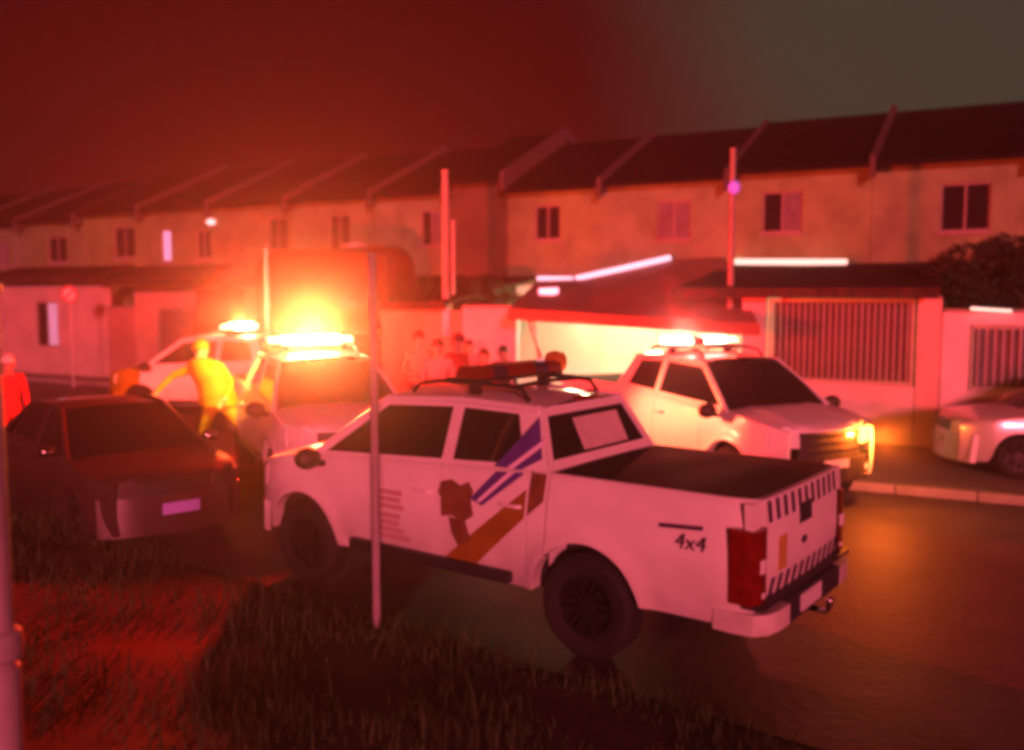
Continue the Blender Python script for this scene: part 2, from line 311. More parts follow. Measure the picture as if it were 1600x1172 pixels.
for i, (t0, t1, col, ez, wins, lab) in enumerate(houses):
    b = RW((t0+t1)/2, 0, 0)
    root = thing('terraced_house', lab, 'house', b, 0, GH)
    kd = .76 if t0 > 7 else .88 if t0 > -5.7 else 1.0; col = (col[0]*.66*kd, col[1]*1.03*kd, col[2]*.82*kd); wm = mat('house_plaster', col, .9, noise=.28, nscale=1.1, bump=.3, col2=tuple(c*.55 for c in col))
    shift = Matrix.Translation(-b)
    def fin(o_):
        o_.parent = root; o_.matrix_parent_inverse = shift; return o_
    mb = MB(); g = .004
    door = []
    if not (-5.65 <= t0 < 0): door = [((t0+t1)/2-.45, (t0+t1)/2+.45, .125, 2.2)]
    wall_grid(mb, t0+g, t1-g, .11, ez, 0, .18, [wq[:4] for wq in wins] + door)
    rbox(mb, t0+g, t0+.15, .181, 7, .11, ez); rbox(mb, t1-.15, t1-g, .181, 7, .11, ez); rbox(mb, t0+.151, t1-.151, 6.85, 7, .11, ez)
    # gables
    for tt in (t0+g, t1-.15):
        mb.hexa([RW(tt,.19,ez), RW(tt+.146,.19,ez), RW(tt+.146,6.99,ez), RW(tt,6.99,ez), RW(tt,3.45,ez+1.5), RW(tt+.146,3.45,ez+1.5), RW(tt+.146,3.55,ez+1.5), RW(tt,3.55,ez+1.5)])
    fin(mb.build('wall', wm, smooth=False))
    for (a, c, zz0, zz1) in door:
        dd = MB(); rbox(dd, a+.004, c-.004, .06, .10, zz0+.004, zz1-.004); fin(dd.build('door', M['frame'], smooth=False))
    rf = MB()
    for sgn, oa, ob in ((0, -.35, 3.5), (1, 7.35, 3.5)):
        za, zb = ez-.06, ez+1.62
        rf.hexa([RW(t0+.02,oa,za), RW(t1-.02,oa,za), RW(t1-.02,ob,zb), RW(t0+.02,ob,zb), RW(t0+.02,oa,za+.1), RW(t1-.02,oa,za+.1), RW(t1-.02,ob,zb+.1), RW(t0+.02,ob,zb+.1)])
    fin(rf.build('roof', M['rooftile'], smooth=False))
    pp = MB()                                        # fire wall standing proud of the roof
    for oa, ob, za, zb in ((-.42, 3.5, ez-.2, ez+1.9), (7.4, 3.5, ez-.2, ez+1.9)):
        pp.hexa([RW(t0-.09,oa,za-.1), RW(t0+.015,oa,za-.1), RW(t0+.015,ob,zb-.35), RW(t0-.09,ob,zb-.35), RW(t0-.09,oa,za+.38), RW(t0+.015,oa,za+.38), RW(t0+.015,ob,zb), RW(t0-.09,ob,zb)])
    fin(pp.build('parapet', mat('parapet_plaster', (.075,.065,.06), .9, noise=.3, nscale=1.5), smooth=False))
    for wq in wins:
        n0 = set(bpy.data.objects)
        house_window(root, *wq)
        for o_ in set(bpy.data.objects) - n0:
            if o_.parent == root: o_.matrix_parent_inverse = shift

# front yard walls, gates, carport, lean-to roofs
O = -4.0
def yard_wall(lab, t0, t1, z1, col, holes=(), name='garden_wall', cat='wall', o=O, th=.16, cap=True):
    mb = MB(); wall_grid(mb, t0, t1, .10, z1, o, th, list(holes)); c_ = mat('yard_plaster', col, .9, noise=.3, nscale=1.3, bump=.25)
    if not cap: return tag(mb.build(name, c_, smooth=False), lab, cat)
    root = thing(name, lab, cat, RW((t0+t1)/2, o, .1)); k = MB(); rbox(k, t0+.01, t1-.01, o-.03, o+th+.03, z1+.002, z1+.06)
    inv = Matrix.Translation(-root.location)
    for o_ in (mb.build('wall', c_, smooth=False), k.build('coping', M['concrete'], smooth=False)): o_.parent = root; o_.matrix_parent_inverse = inv
    return root
def grille(lab, t0, t1, z0, z1, n, name, cat, o=O, sheet=None, fmat=None):
    root = thing(name, lab, cat, RW((t0+t1)/2, o, z0)); inv = Matrix.Translation(-root.location); fm = fmat or M['galv']
    f = MB()
    for a in ((t0,t1,z0,z0+.05),(t0,t1,z1-.05,z1)): rbox(f, a[0], a[1], o+.05, o+.10, a[2], a[3])
    for a in ((t0,t0+.05),(t1-.05,t1)): rbox(f, a[0], a[1], o+.051, o+.099, z0+.05, z1-.05)
    x = f.build('frame', fm, smooth=False); x.parent = root; x.matrix_parent_inverse = inv
    me0 = None
    for k in range(n):
        tt = t0+.05+(t1-t0-.1)*(k+.5)/n
        if me0 is None:
            b_ = MB(); b_.tube([(0,0,z0+.05-(z0+z1)/2),(0,0,z1-.05-(z0+z1)/2)], .011, 6); x = b_.build('bar', fm); me0 = x.data
        else:
            x = bpy.data.objects.new('bar', me0); C.objects.link(x)
        x.location = RW(tt, o+.075, (z0+z1)/2); x.parent = root; x.matrix_parent_inverse = inv
    if sheet:
        s = MB()
        s.grid(lambda u, v: RW(t0+.06+(t1-t0-.12)*u, o+.13+.02*math.sin(u*46), z0+.06+(z1-z0-.12)*v), [i/40 for i in range(41)], [0,1])
        x = s.build('backing_sheet', sheet); x.parent = root; x.matrix_parent_inverse = inv
    return root
darksheet = mat('dark_backing', (.11,.075,.07), .8, noise=.4, nscale=2)
yard_wall('low pinkish white wall beneath the big dark gate bars', -9.93, -7.42, 1.13, (.62,.56,.56), cap=False)
grille('wide barred gate backed by a dark sheet above the pinkish low wall', -9.9, -7.45, 1.14, 2.62, 22, 'gate', 'gate', sheet=darksheet)
yard_wall('tall reddish pillar right of the wide barred gate', -10.32, -9.95, 2.62, (.6,.48,.44), name='gate_pillar', cat='pillar')
yard_wall('pale pillar left of the wide barred gate, beside the canopy', -7.40, -6.98, 2.66, (.6,.52,.5), name='gate_pillar', cat='pillar')
yard_wall('whitish garden wall with a barred opening at the right edge', -13.1, -10.34, 2.4, (.74,.74,.78), holes=[(-12.0,-10.75,1.1,2.2)])
grille('barred opening in the whitish garden wall at the right edge', -11.98, -10.77, 1.115, 2.185, 9, 'window_grille', 'window grille', sheet=M['curtain'])
yard_wall('grey wall panel at the extreme right behind the silver car', -17, -13.12, 2.3, (.55,.58,.64))
yard_wall('pale lilac wall left of the brightly lit carport', -2.3, -1.0, 2.42, (.66,.6,.64))
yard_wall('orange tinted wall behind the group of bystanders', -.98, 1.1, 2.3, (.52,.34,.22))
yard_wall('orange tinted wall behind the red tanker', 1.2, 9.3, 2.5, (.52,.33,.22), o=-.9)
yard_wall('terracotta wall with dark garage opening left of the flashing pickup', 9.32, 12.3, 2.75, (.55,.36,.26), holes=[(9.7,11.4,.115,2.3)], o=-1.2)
grille('dark barred garage gate in the terracotta wall', 9.72, 11.38, .12, 2.28, 12, 'garage_gate', 'gate', sheet=darksheet, fmat=M['frame'], o=-1.2)
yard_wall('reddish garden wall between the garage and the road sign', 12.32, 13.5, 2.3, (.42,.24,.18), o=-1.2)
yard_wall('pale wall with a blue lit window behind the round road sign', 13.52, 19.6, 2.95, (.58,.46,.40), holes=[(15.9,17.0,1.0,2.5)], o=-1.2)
r_ = thing('shop_window', 'blue lit window in the pale wall behind the road sign', 'window', RW(16.45, -1.2, 1.0)); inv = Matrix.Translation(-r_.location)
f = MB()
for a in ((15.9,17.0,1.003,1.07),(15.9,17.0,2.43,2.497)): rbox(f, a[0]+.003, a[1]-.003, -1.16, -1.1, a[2], a[3])
for a in ((15.903,15.96),(16.42,16.47),(16.94,16.997)): rbox(f, a[0], a[1], -1.159, -1.101, 1.07, 2.43)
x = f.build('frame', M['frame'], smooth=False); x.parent = r_; x.matrix_parent_inverse = inv
for a, mm in ((15.96, E_dimwin), (16.47, M['pane'])):
    p = MB(); rbox(p, a, a+.46, -1.135, -1.125, 1.07, 2.43); x = p.build('pane', mm, smooth=False); x.parent = r_; x.matrix_parent_inverse = inv
def lean_to(lab, t0, t1, zb, zf, of=O-.35, mm='leanto'):
    root = thing('lean_to_roof', lab, 'roof', RW((t0+t1)/2, of, zf)); inv = Matrix.Translation(-root.location)
    s = MB(); s.hexa([RW(t0,-.02,zb), RW(t1,-.02,zb), RW(t1,of,zf), RW(t0,of,zf), RW(t0,-.02,zb+.07), RW(t1,-.02,zb+.07), RW(t1,of,zf+.07), RW(t0,of,zf+.07)])
    x = s.build('roof_sheet', M[mm], smooth=False); x.parent = root; x.matrix_parent_inverse = inv
    s = MB(); rbox(s, t0+.01, t1-.01, of-.04, of-.004, zf-.1, zf+.075); x = s.build('gutter', M['leanto'], smooth=False); x.parent = root; x.matrix_parent_inverse = inv
lean_to('dark sloping lean-to roof above the wide barred gate', -10.3, -5.72, 3.3, 2.74)
lean_to('dark sloping lean-to roof over the yard left of the canopy', -.8, 1.15, 3.1, 2.48)
lean_to('dark sloping lean-to roof over the yard behind the red tanker', 1.25, 9.2, 3.15, 2.75, -1.2)
lean_to('dark sloping lean-to roof left of the red tanker', 9.4, 13.4, 3.55, 3.1, -1.6)
lean_to('dark sloping lean-to roof above the blue lit window', 13.6, 19.4, 3.6, 3.2, -1.6)
# carport canopy with its lit back wall
root = thing('carport_canopy', 'brown carport canopy with a white tube along its top edge', 'canopy', RW(-3, O, .1)); inv = Matrix.Translation(-root.location)
back = [RW(-.9,-.05,3.0), RW(-2.0,-.05,3.02), RW(-4.4,-.05,3.44), RW(-5.6,-.05,3.46)]
fl, fr_ = Vector((-.06,18.3,2.33)), Vector((4.3,16.2,2.10)); fp = [fl.lerp(fr_, k) for k in (0,.26,.74,1)]
s = MB()
for k in range(3):
    a, b, c, d = back[k], back[k+1], fp[k+1], fp[k]; up = Vector((0,0,.09)); s.hexa([a,b,c,d,a+up,b+up,c+up,d+up])
x = s.build('roof_sheet', M['canopy'], smooth=False); x.parent = root; x.matrix_parent_inverse = inv
s = MB(); a, b = fl + Vector((-.02,-.04,-.12)), fr_ + Vector((.02,-.04,-.12)); s.hexa([a, b, b+Vector((0,.03,0)), a+Vector((0,.03,0)), a+Vector((0,0,.22)), b+Vector((0,0,.22)), b+Vector((0,.03,.22)), a+Vector((0,.03,.22))])
x = s.build('fascia', mat('fascia_brown', (.17,.10,.065), .6, noise=.3), smooth=False); x.parent = root; x.matrix_parent_inverse = inv
for a, b in ((at(826,500,18.4), at(850,566,18.3)), (at(836,500,18.5), at(846,600,18.45)), (at(1150,520,16.5), at(1150,690,16.5))):
    s = MB(); b = b.copy(); d = (b-a).normalized(); e = a + d*((a.z-.11)/max(.05,-d.z)); s.tube([a, e], .035, 8)
    x = s.build('post', M['galv']); x.parent = root; x.matrix_parent_inverse = inv
yb = MB(); rbox(yb, -6.9, -.3, -.14, -.02, .12, 2.95); tag(yb.build('garage_wall', mat('white_garage_wall', (.80,.77,.68), .8, noise=.12, nscale=1.5), smooth=False), 'brightly lit cream back wall inside the carport', 'wall')
for ta, tb, lab in ((-4.1,-2.6,'left cream garage door leaf on the lit carport wall'), (-5.7,-4.2,'second cream garage door leaf on the lit carport wall, nearer the patrol pickup')):
    r_ = thing('garage_door', lab, 'door', RW((ta+tb)/2, -.2, .12)); inv2 = Matrix.Translation(-r_.location)
    q = MB(); rbox(q, ta, tb, -.20, -.145, .13, 2.2); x = q.build('door_leaf', mat('cream_door', (.78,.74,.62), .6, noise=.1), smooth=False); x.parent = r_; x.matrix_parent_inverse = inv2
    for kk in range(4):
        q = MB(); zz = .2+kk*.5; rbox(q, ta+.08, tb-.08, -.215, -.203, zz, zz+.42); x = q.build('panel', mat('cream_panel', (.78,.74,.62), .6), smooth=False); x.parent = r_; x.matrix_parent_inverse = inv2
r_ = thing('ceiling_tube', 'fluorescent tube lighting the carport from under the canopy', 'lamp', RW(-3.2, -2.6, 2.45)); inv2 = Matrix.Translation(-r_.location)
q = MB(); rbox(q, -3.9, -2.5, -2.66, -2.58, 2.47, 2.53); x = q.build('housing', M['frame'], smooth=False); x.parent = r_; x.matrix_parent_inverse = inv2
q = MB(); q.tube([RW(-3.85,-2.62,2.44), RW(-2.55,-2.62,2.44)], .025, 8); x = q.build('tube', E_warm); x.parent = r_; x.matrix_parent_inverse = inv2
for tt in (-3.0, -4.6): lamp('carport_light', RW(tt, -2.3, 2.2), 260, (1,.84,.45), r=.2)
def strip(lab, pts, r, mm, name='tube_light', cat='lamp', base=True):
    root = thing(name, lab, cat, pts[0]); inv = Matrix.Translation(-root.location)
    s = MB(); s.tube(pts, r, 8); x = s.build('tube', mm); x.parent = root; x.matrix_parent_inverse = inv
    s = MB(); s.tube([Vector(p)+N*.07 for p in pts], r*.8, 6); x = s.build('holder', M['frame']); x.parent = root; x.matrix_parent_inverse = inv
strip('long bluish white tube rising along the canopy top edge', [RW(-2.0,-.22,3.10), RW(-3.2,-.22,3.33), RW(-4.37,-.22,3.56)], .06, E_led)
strip('short pinkish white tube at the left end of the canopy top', [RW(-.95,-.22,3.11), RW(-1.9,-.22,3.09)], .05, E_led)
strip('long straight cream white tube above the dark gate roof', [RW(-5.88,-.22,3.44), RW(-8.27,-.22,3.39)], .065, E_tube)
strip('short cream tube on top of the whitish right hand wall', [RW(-10.75,O-.1,2.47), RW(-11.35,O-.1,2.43)], .026, E_tube)
s = MB(); a = at(842,458,20.5); s.hexa([a+Vector(q) for q in ((0,0,-.12),(.42,-.1,.0),(.42,0,.0),(0,.1,-.12),(0,0,.1),(.42,-.1,.12),(.42,0,.12),(0,.1,.1))])
tag(s.build('verge_plate', E_led, smooth=False), 'small white plate made to glow at the left corner of the canopy', 'lamp')  # white plate on the canopy verge, its brightness added as emission
r_ = thing('wall_lamp', 'small pale oval lamp under the canopy above the patrol pickup', 'lamp', at(1104,508,16.9)); 
q = MB(); q.ball((0,0,0), .2, .08, .05); q.build('globe', E_pink, r_); q = MB(); q.tube([(0,0,.04),(0,.02,.16)], .02, 6); q.build('bracket', M['frame'], r_)
r_ = thing('wall_lamp', 'tiny pale lamp on the upper wall left of the tanker', 'lamp', RW(10.05,-.2,4.9))
q = MB(); q.ball((0,0,0), .14, .1, .09); q.build('globe', E_pink, r_); q = MB(); q.tube([(0,0,.0),(.05,.12,.04)], .02, 6); q.build('bracket', M['frame'], r_)

# ------------------------------------------------------------------ poles, sign, plants
def pole(lab, x, y, z0, z1, r0, r1, mm, name='pole', cat='pole', extra=None):
    root = thing(name, lab, cat, (x, y, z0)); q = MB(); q.tube([(0,0,-.1),(0,0,(z1-z0)*.5),(0,0,z1-z0)], [r0,(r0+r1)/2,r1], 12); q.build('shaft', mm, root)
    q = MB(); q.lathe((0,0,z1-z0), [(r1*1.02,-.03),(r1*1.25,-.02),(r1*1.25,.015),(.001,.03)], 12, 'z'); q.build('cap', mm, root); return root
p = at(583,400,7.12); pole('thin pale metal post standing in the grass before the pickup', p.x, 7.12, .05, 2.98, .034, .030, M['post'], 'metal_post', 'post')
p = at(4,450,4.2); rt = pole('pinkish white post with a collar at the left frame edge', p.x-.085, 4.2, 0, 2.72, .072, .066, M['post'], 'gate_post', 'post')
q = MB(); q.lathe((0,0,1.06), [(.07,-.08),(.10,-.06),(.105,.0),(.10,.06),(.07,.08)], 16, 'z'); q.build('collar', M['post'], rt)
q = MB(); q.lathe((0,0,.55), [(.068,-.58),(.088,-.56),(.088,.40),(.068,.42)], 16, 'z'); q.build('sleeve', M['post'], rt)
p = at(697,270,20.2); rt = pole('tall concrete utility pole between the tanker and the canopy', p.x, 20.2, .1, 5.35, .095, .07, M['concrete'], 'utility_pole', 'utility pole')
q = MB(); q.tube([(.16,-.03,2.6),(.17,-.03,4.2)], .035, 8); q.build('conduit', M['galv'], rt)
q = MB(); q.box(-.09,.09,-.19,-.09,1.7,2.3); q.build('meter_box', M['galv'], rt, bevel=.01)
p = at(1140,235,17.3); rt = pole('slim pole carrying a violet lamp in front of the canopy', p.x, 17.3, .1, 5.35, .075, .05, M['concrete'], 'lamp_pole', 'pole')
q = MB(); q.ball((0,-.12,4.55), .11, .09, .12); q.build('violet_lamp', E_violet, rt); q = MB(); q.tube([(0,-.04,4.62),(0,-.1,4.62)], .03, 6); q.build('bracket', M['black'], rt)
p = at(391,385,19.2); pole('thin orange lit post between the two flashing pickups', p.x, 20.6, .1, 3.7, .06, .05, M['galv'], 'metal_post', 'post')
# round road sign
p = at(112,460,26.5); r_ = thing('road_sign', 'round red rimmed road sign with a slash on a thin post', 'road sign', (p.x, 26.5, .1))
q = MB(); q.tube([(0,0,-.05),(0,0,2.9)], .03, 8); q.build('post', M['galv'], r_)
q = MB(); q.lathe((0,-.04,p.z-.1), [(.001,-.012),(.23,-.012),(.23,.012),(.001,.012)], 28, 'y'); q.build('disc', mat('sign_white', (.75,.72,.70), .5), r_)
q = MB(); q.lathe((0,-.056,p.z-.1), [(.18,0),(.18,-.008),(.235,-.008),(.235,0)], 28, 'y'); q.build('rim_band', mat('sign_red', (.55,.03,.03), .5), r_)
q = MB(); c_ = p.z-.1; q.hexa([(-.14,-.068,c_-.10),(-.10,-.068,c_-.14),(-.10,-.057,c_-.14),(-.14,-.057,c_-.10),(.10,-.068,c_+.14),(.14,-.068,c_+.10),(.14,-.057,c_+.10),(.10,-.057,c_+.14)]); q.build('slash', bpy.data.materials['sign_red'], r_, smooth=False)
q = MB(); q.lathe((0,-.06,c_), [(.001,0),(.001,-.004)], 4, 'y')
def shrub(lab, c, rx, ry, rz, n, seed, name='shrub', cat='shrub', trunk=1.6):
    rn = random.Random(seed); root = thing(name, lab, cat, (c[0], c[1], c[2]-rz-trunk))
    t_ = MB()
    for k in range(4): t_.tube([(rn.uniform(-.05,.05),rn.uniform(-.05,.05),0),(rn.uniform(-.15,.15),rn.uniform(-.15,.15),trunk*.7),(rn.uniform(-.5,.5)*rx,rn.uniform(-.5,.5)*ry,trunk+rz)], [.05,.04,.012], 6)
    t_.build('trunk', M['bark'], root); lf = MB()
    cl = [(rn.uniform(-.7,.7)*rx, rn.uniform(-.7,.7)*ry, trunk+rz+rn.uniform(-.65,.75)*rz, rn.uniform(.3,.55)) for _ in range(16)]
    for k in range(n):
        a = rn.choice(cl); v = Vector((rn.gauss(0,1),rn.gauss(0,1),rn.gauss(0,1))).normalized()*rn.uniform(.4,1)**.5*a[3]
        p_ = Vector((a[0]+v.x*rx, a[1]+v.y*ry, a[2]+v.z*rz)); d1 = Vector((rn.gauss(0,1),rn.gauss(0,1),rn.gauss(0,1))).normalized()*rn.uniform(.05,.10); d2 = d1.orthogonal().normalized()*rn.uniform(.02,.04)
        n0 = len(lf.v); lf.v += [tuple(p_-d1), tuple(p_+d2), tuple(p_+d1), tuple(p_-d2)]; lf.f.append((n0,n0+1,n0+2,n0+3))
    me = bpy.data.meshes.new('crown'); me.from_pydata(lf.v, [], lf.f); me.materials.append(M['leaf']); o_ = bpy.data.objects.new('crown', me); C.objects.link(o_); o_.parent = root
p = at(1560,440,15.6); shrub('large dark bush hanging over the right hand wall', (p.x+.15, p.y+.9, 2.85), 1.0, .8, .62, 5200, 5, trunk=1.9)
p = at(1610,410,16.2); shrub('tall dark bush cut by the right frame edge', (p.x+.2, p.y+.8, 3.1), .7, .7, .7, 3600, 6, trunk=2.0)
p = at(762,452,20.9); shrub('dark shrub above the wall left of the carport', (p.x, p.y+.3, 2.72), .75, .5, .45, 2600, 8, trunk=1.7)

# ------------------------------------------------------------------ the patrol pickup
ARCH = [(0.0, .40, .475), (3.096, .40, .465)]
def hw(x, z):                            # half width of the body side
    b = .925 - .05*max(0, (.70-z)/.30)**2 - .055*max(0, (z-.78)/.45)**2
    for xa, zc, R in ARCH:
        r = math.hypot(x-xa, z-zc); b += .032*math.exp(-((r-R-.01)/.075)**2)*(1 if z > .42 else .6)
    if x > 3.3: b -= .26*((x-3.3)/.68)**2.2
    if x < -1.0: b -= .05*((-1.0-x)/.28)**2
    return b
def zlo(x, sill=.43):
    z = sill + (.06 if x < -.47 else 0) + (.02 if x > 3.56 else 0)
    for xa, zc, R in ARCH:
        if abs(x-xa) < R: z = max(z, zc+math.sqrt(R*R-(x-xa)**2))
    return z
def belt(x):
    if x < .352: return 1.33
    if x < 3.0: return 1.335 + (1.205-1.335)*(x-.36)/2.64
    return 1.205 - .165*((x-3.0)/.95)**1.5
def stations(x0, x1):
    xs = {x0, x1}; k = x0
    while k < x1: xs.add(round(k,3)); k += .055
    for xa, zc, R in ARCH:
        for j in range(0, 19):
            v = xa + R*math.cos(math.pi*j/18)*.9995
            if x0 < v < x1: xs.add(v)
        for s in (-1, 1):
            v = xa+s*(R+.004)
            if x0 < v < x1: xs.add(v)
    return sorted(xs)
def side_panel(x0, x1, sg, name, mm, root, zl=zlo, zh=belt, rows=10, off=0, fl=.05):
    mb = MB(); xs = stations(x0, x1)
    mb.grid(lambda x, v: (x, sg*(hw(x, zl(x)+(zh(x)-zl(x))*v)+off), zl(x)+(zh(x)-zl(x))*v), xs, [i/rows for i in range(rows+1)])
    mb.grid(lambda x, v: (x, sg*(hw(x, zl(x))+off-v), zl(x)+v*.05), xs, [0, .012, fl+.07])            # returns
    mb.grid(lambda x, v: (x, sg*(hw(x, zh(x))+off-v), zh(x)+(.012 if v > .005 else 0)), xs, [0, .015, fl])
    for x in (x0, x1):
        mb.grid(lambda v, k: (x+(0), sg*(hw(x, zl(x)+(zh(x)-zl(x))*v)+off-k), zl(x)+(zh(x)-zl(x))*v), [i/rows for i in range(rows+1)], [0, fl])
    return mb.build(name, mm, root, angle=40)
def side_decal(pts, sg, name, mm, parent, off=.006, surf=None):
    """polygon in (x, z) laid on the body side, cut into a fine fan of strips"""
    S = surf or (lambda x, z: sg*(hw(x, z)+off))
    bm = bmesh.new(); vs_ = [bm.verts.new((x, 0, z)) for x, z in pts]; bm.faces.new(vs_)
    bmesh.ops.triangulate(bm, faces=bm.faces[:])
    bmesh.ops.subdivide_edges(bm, edges=bm.edges[:], cuts=5, use_grid_fill=True)
    for v in bm.verts: v.co.y = S(v.co.x, v.co.z)
    me = bpy.data.meshes.new(name); bm.to_mesh(me); bm.free(); me.materials.append(mm)
    for p_ in me.polygons: p_.use_smooth = True
    o_ = bpy.data.objects.new(name, me); C.objects.link(o_); o_.parent = parent; return o_
def ring(mb, outer, e, depth, nrm):      # body coloured frame round a window; returns the sunk inner outline
    c_ = sum((Vector(p_) for p_ in outer), Vector())/len(outer); n = len(outer); inner = []
    for i in range(n):
        a, b, d = Vector(outer[i-1]), Vector(outer[i]), Vector(outer[(i+1) % n])
        u1 = (a-b).normalized(); u2 = (d-b).normalized(); s_ = max(.25, u1.cross(u2).length); inner.append(b + (u1+u2)*(e/s_))
    nv = Vector(nrm).normalized()
    for i in range(n):
        j = (i+1) % n; mb.quad(outer[i], outer[j], inner[j], inner[i]); mb.quad(inner[i], inner[j], inner[j]-nv*depth, inner[i]-nv*depth)
    return [p_-nv*(depth-.002) for p_ in inner]
def wheel(root, x, sg, y=.80, r=.39, wd=.25, zc=None, rimr=.235):
    z = zc or r; wh = thing('wheel', None, None, (x, sg*y, z)); wh.parent = root
    q = MB(); q.lathe((0,0,0), [(rimr,-wd/2+.02),(rimr+.03,-wd/2),(r-.04,-wd/2),(r-.01,-wd/2+.03),(r,-wd/2+.06),(r,wd/2-.06),(r-.01,wd/2-.03),(r-.04,wd/2),(rimr+.03,wd/2),(rimr,wd/2-.02)], 36, 'y', sg)
    for k in range(36):
        t = 2*math.pi*k/36
        q.hexa([(math.cos(t+d)*rr, sg*yy, math.sin(t+d)*rr) for rr in (r-.004, r+.007) for d, yy in ((-.05,-wd/2+.05),(.05,-wd/2+.05),(.05,wd/2-.05),(-.05,wd/2-.05))])
    q.build('tyre', M['rubber'], wh)
    q = MB(); q.lathe((0,0,0), [(rimr,wd/2-.02),(rimr-.02,wd/2-.025),(rimr-.03,wd/2-.09),(.07,wd/2-.10)], 36, 'y', sg)
    for k in range(6):
        t = 2*math.pi*k/6
        for s_ in (-1, 1):
            def P(rr, d, yy): return (math.cos(t+d)*rr, sg*yy, math.sin(t+d)*rr)
            q.hexa([P(.05,.25*s_,.02),P(rimr-.01,.10*s_+.0,.02),P(rimr-.01,.22*s_,.02),P(.05,.8*s_,.02),P(.05,.25*s_,wd/2-.03),P(rimr-.01,.10*s_,wd/2-.025),P(rimr-.01,.22*s_,wd/2-.025),P(.05,.8*s_,wd/2-.03)])
    q.lathe((0,0,0), [(.001,wd/2-.02),(.06,wd/2-.022),(.075,wd/2-.05),(.075,0)], 18, 'y', sg); q.build('rim', M['rim'], wh)
def rear_x(y, z): return -1.27 - .03*(1-(y/.9)**2) - .012*math.sin((z-.6)/.7*math.pi)
def front_x(y): return 3.985 - .30*(abs(y)/.88)**2.6
def patch(mb, fn, y0, y1, z0, z1, th, dirx, ny=8, nz=4):
    ys = [y0+(y1-y0)*i/ny for i in range(ny+1)]; zs = [z0+(z1-z0)*i/nz for i in range(nz+1)]
    mb.grid(lambda y, z: (fn(y, z)+dirx*th, y, z), ys, zs); mb.grid(lambda y, z: (fn(y, z)-dirx*.06, y, z), ys, zs)
    for y in (y0, y1): mb.grid(lambda z, k: (fn(y, z)+dirx*k, y, z), zs, [-.06, th])
    for z in (z0, z1): mb.grid(lambda y, k: (fn(y, z)+dirx*k, y, z), ys, [-.06, th])

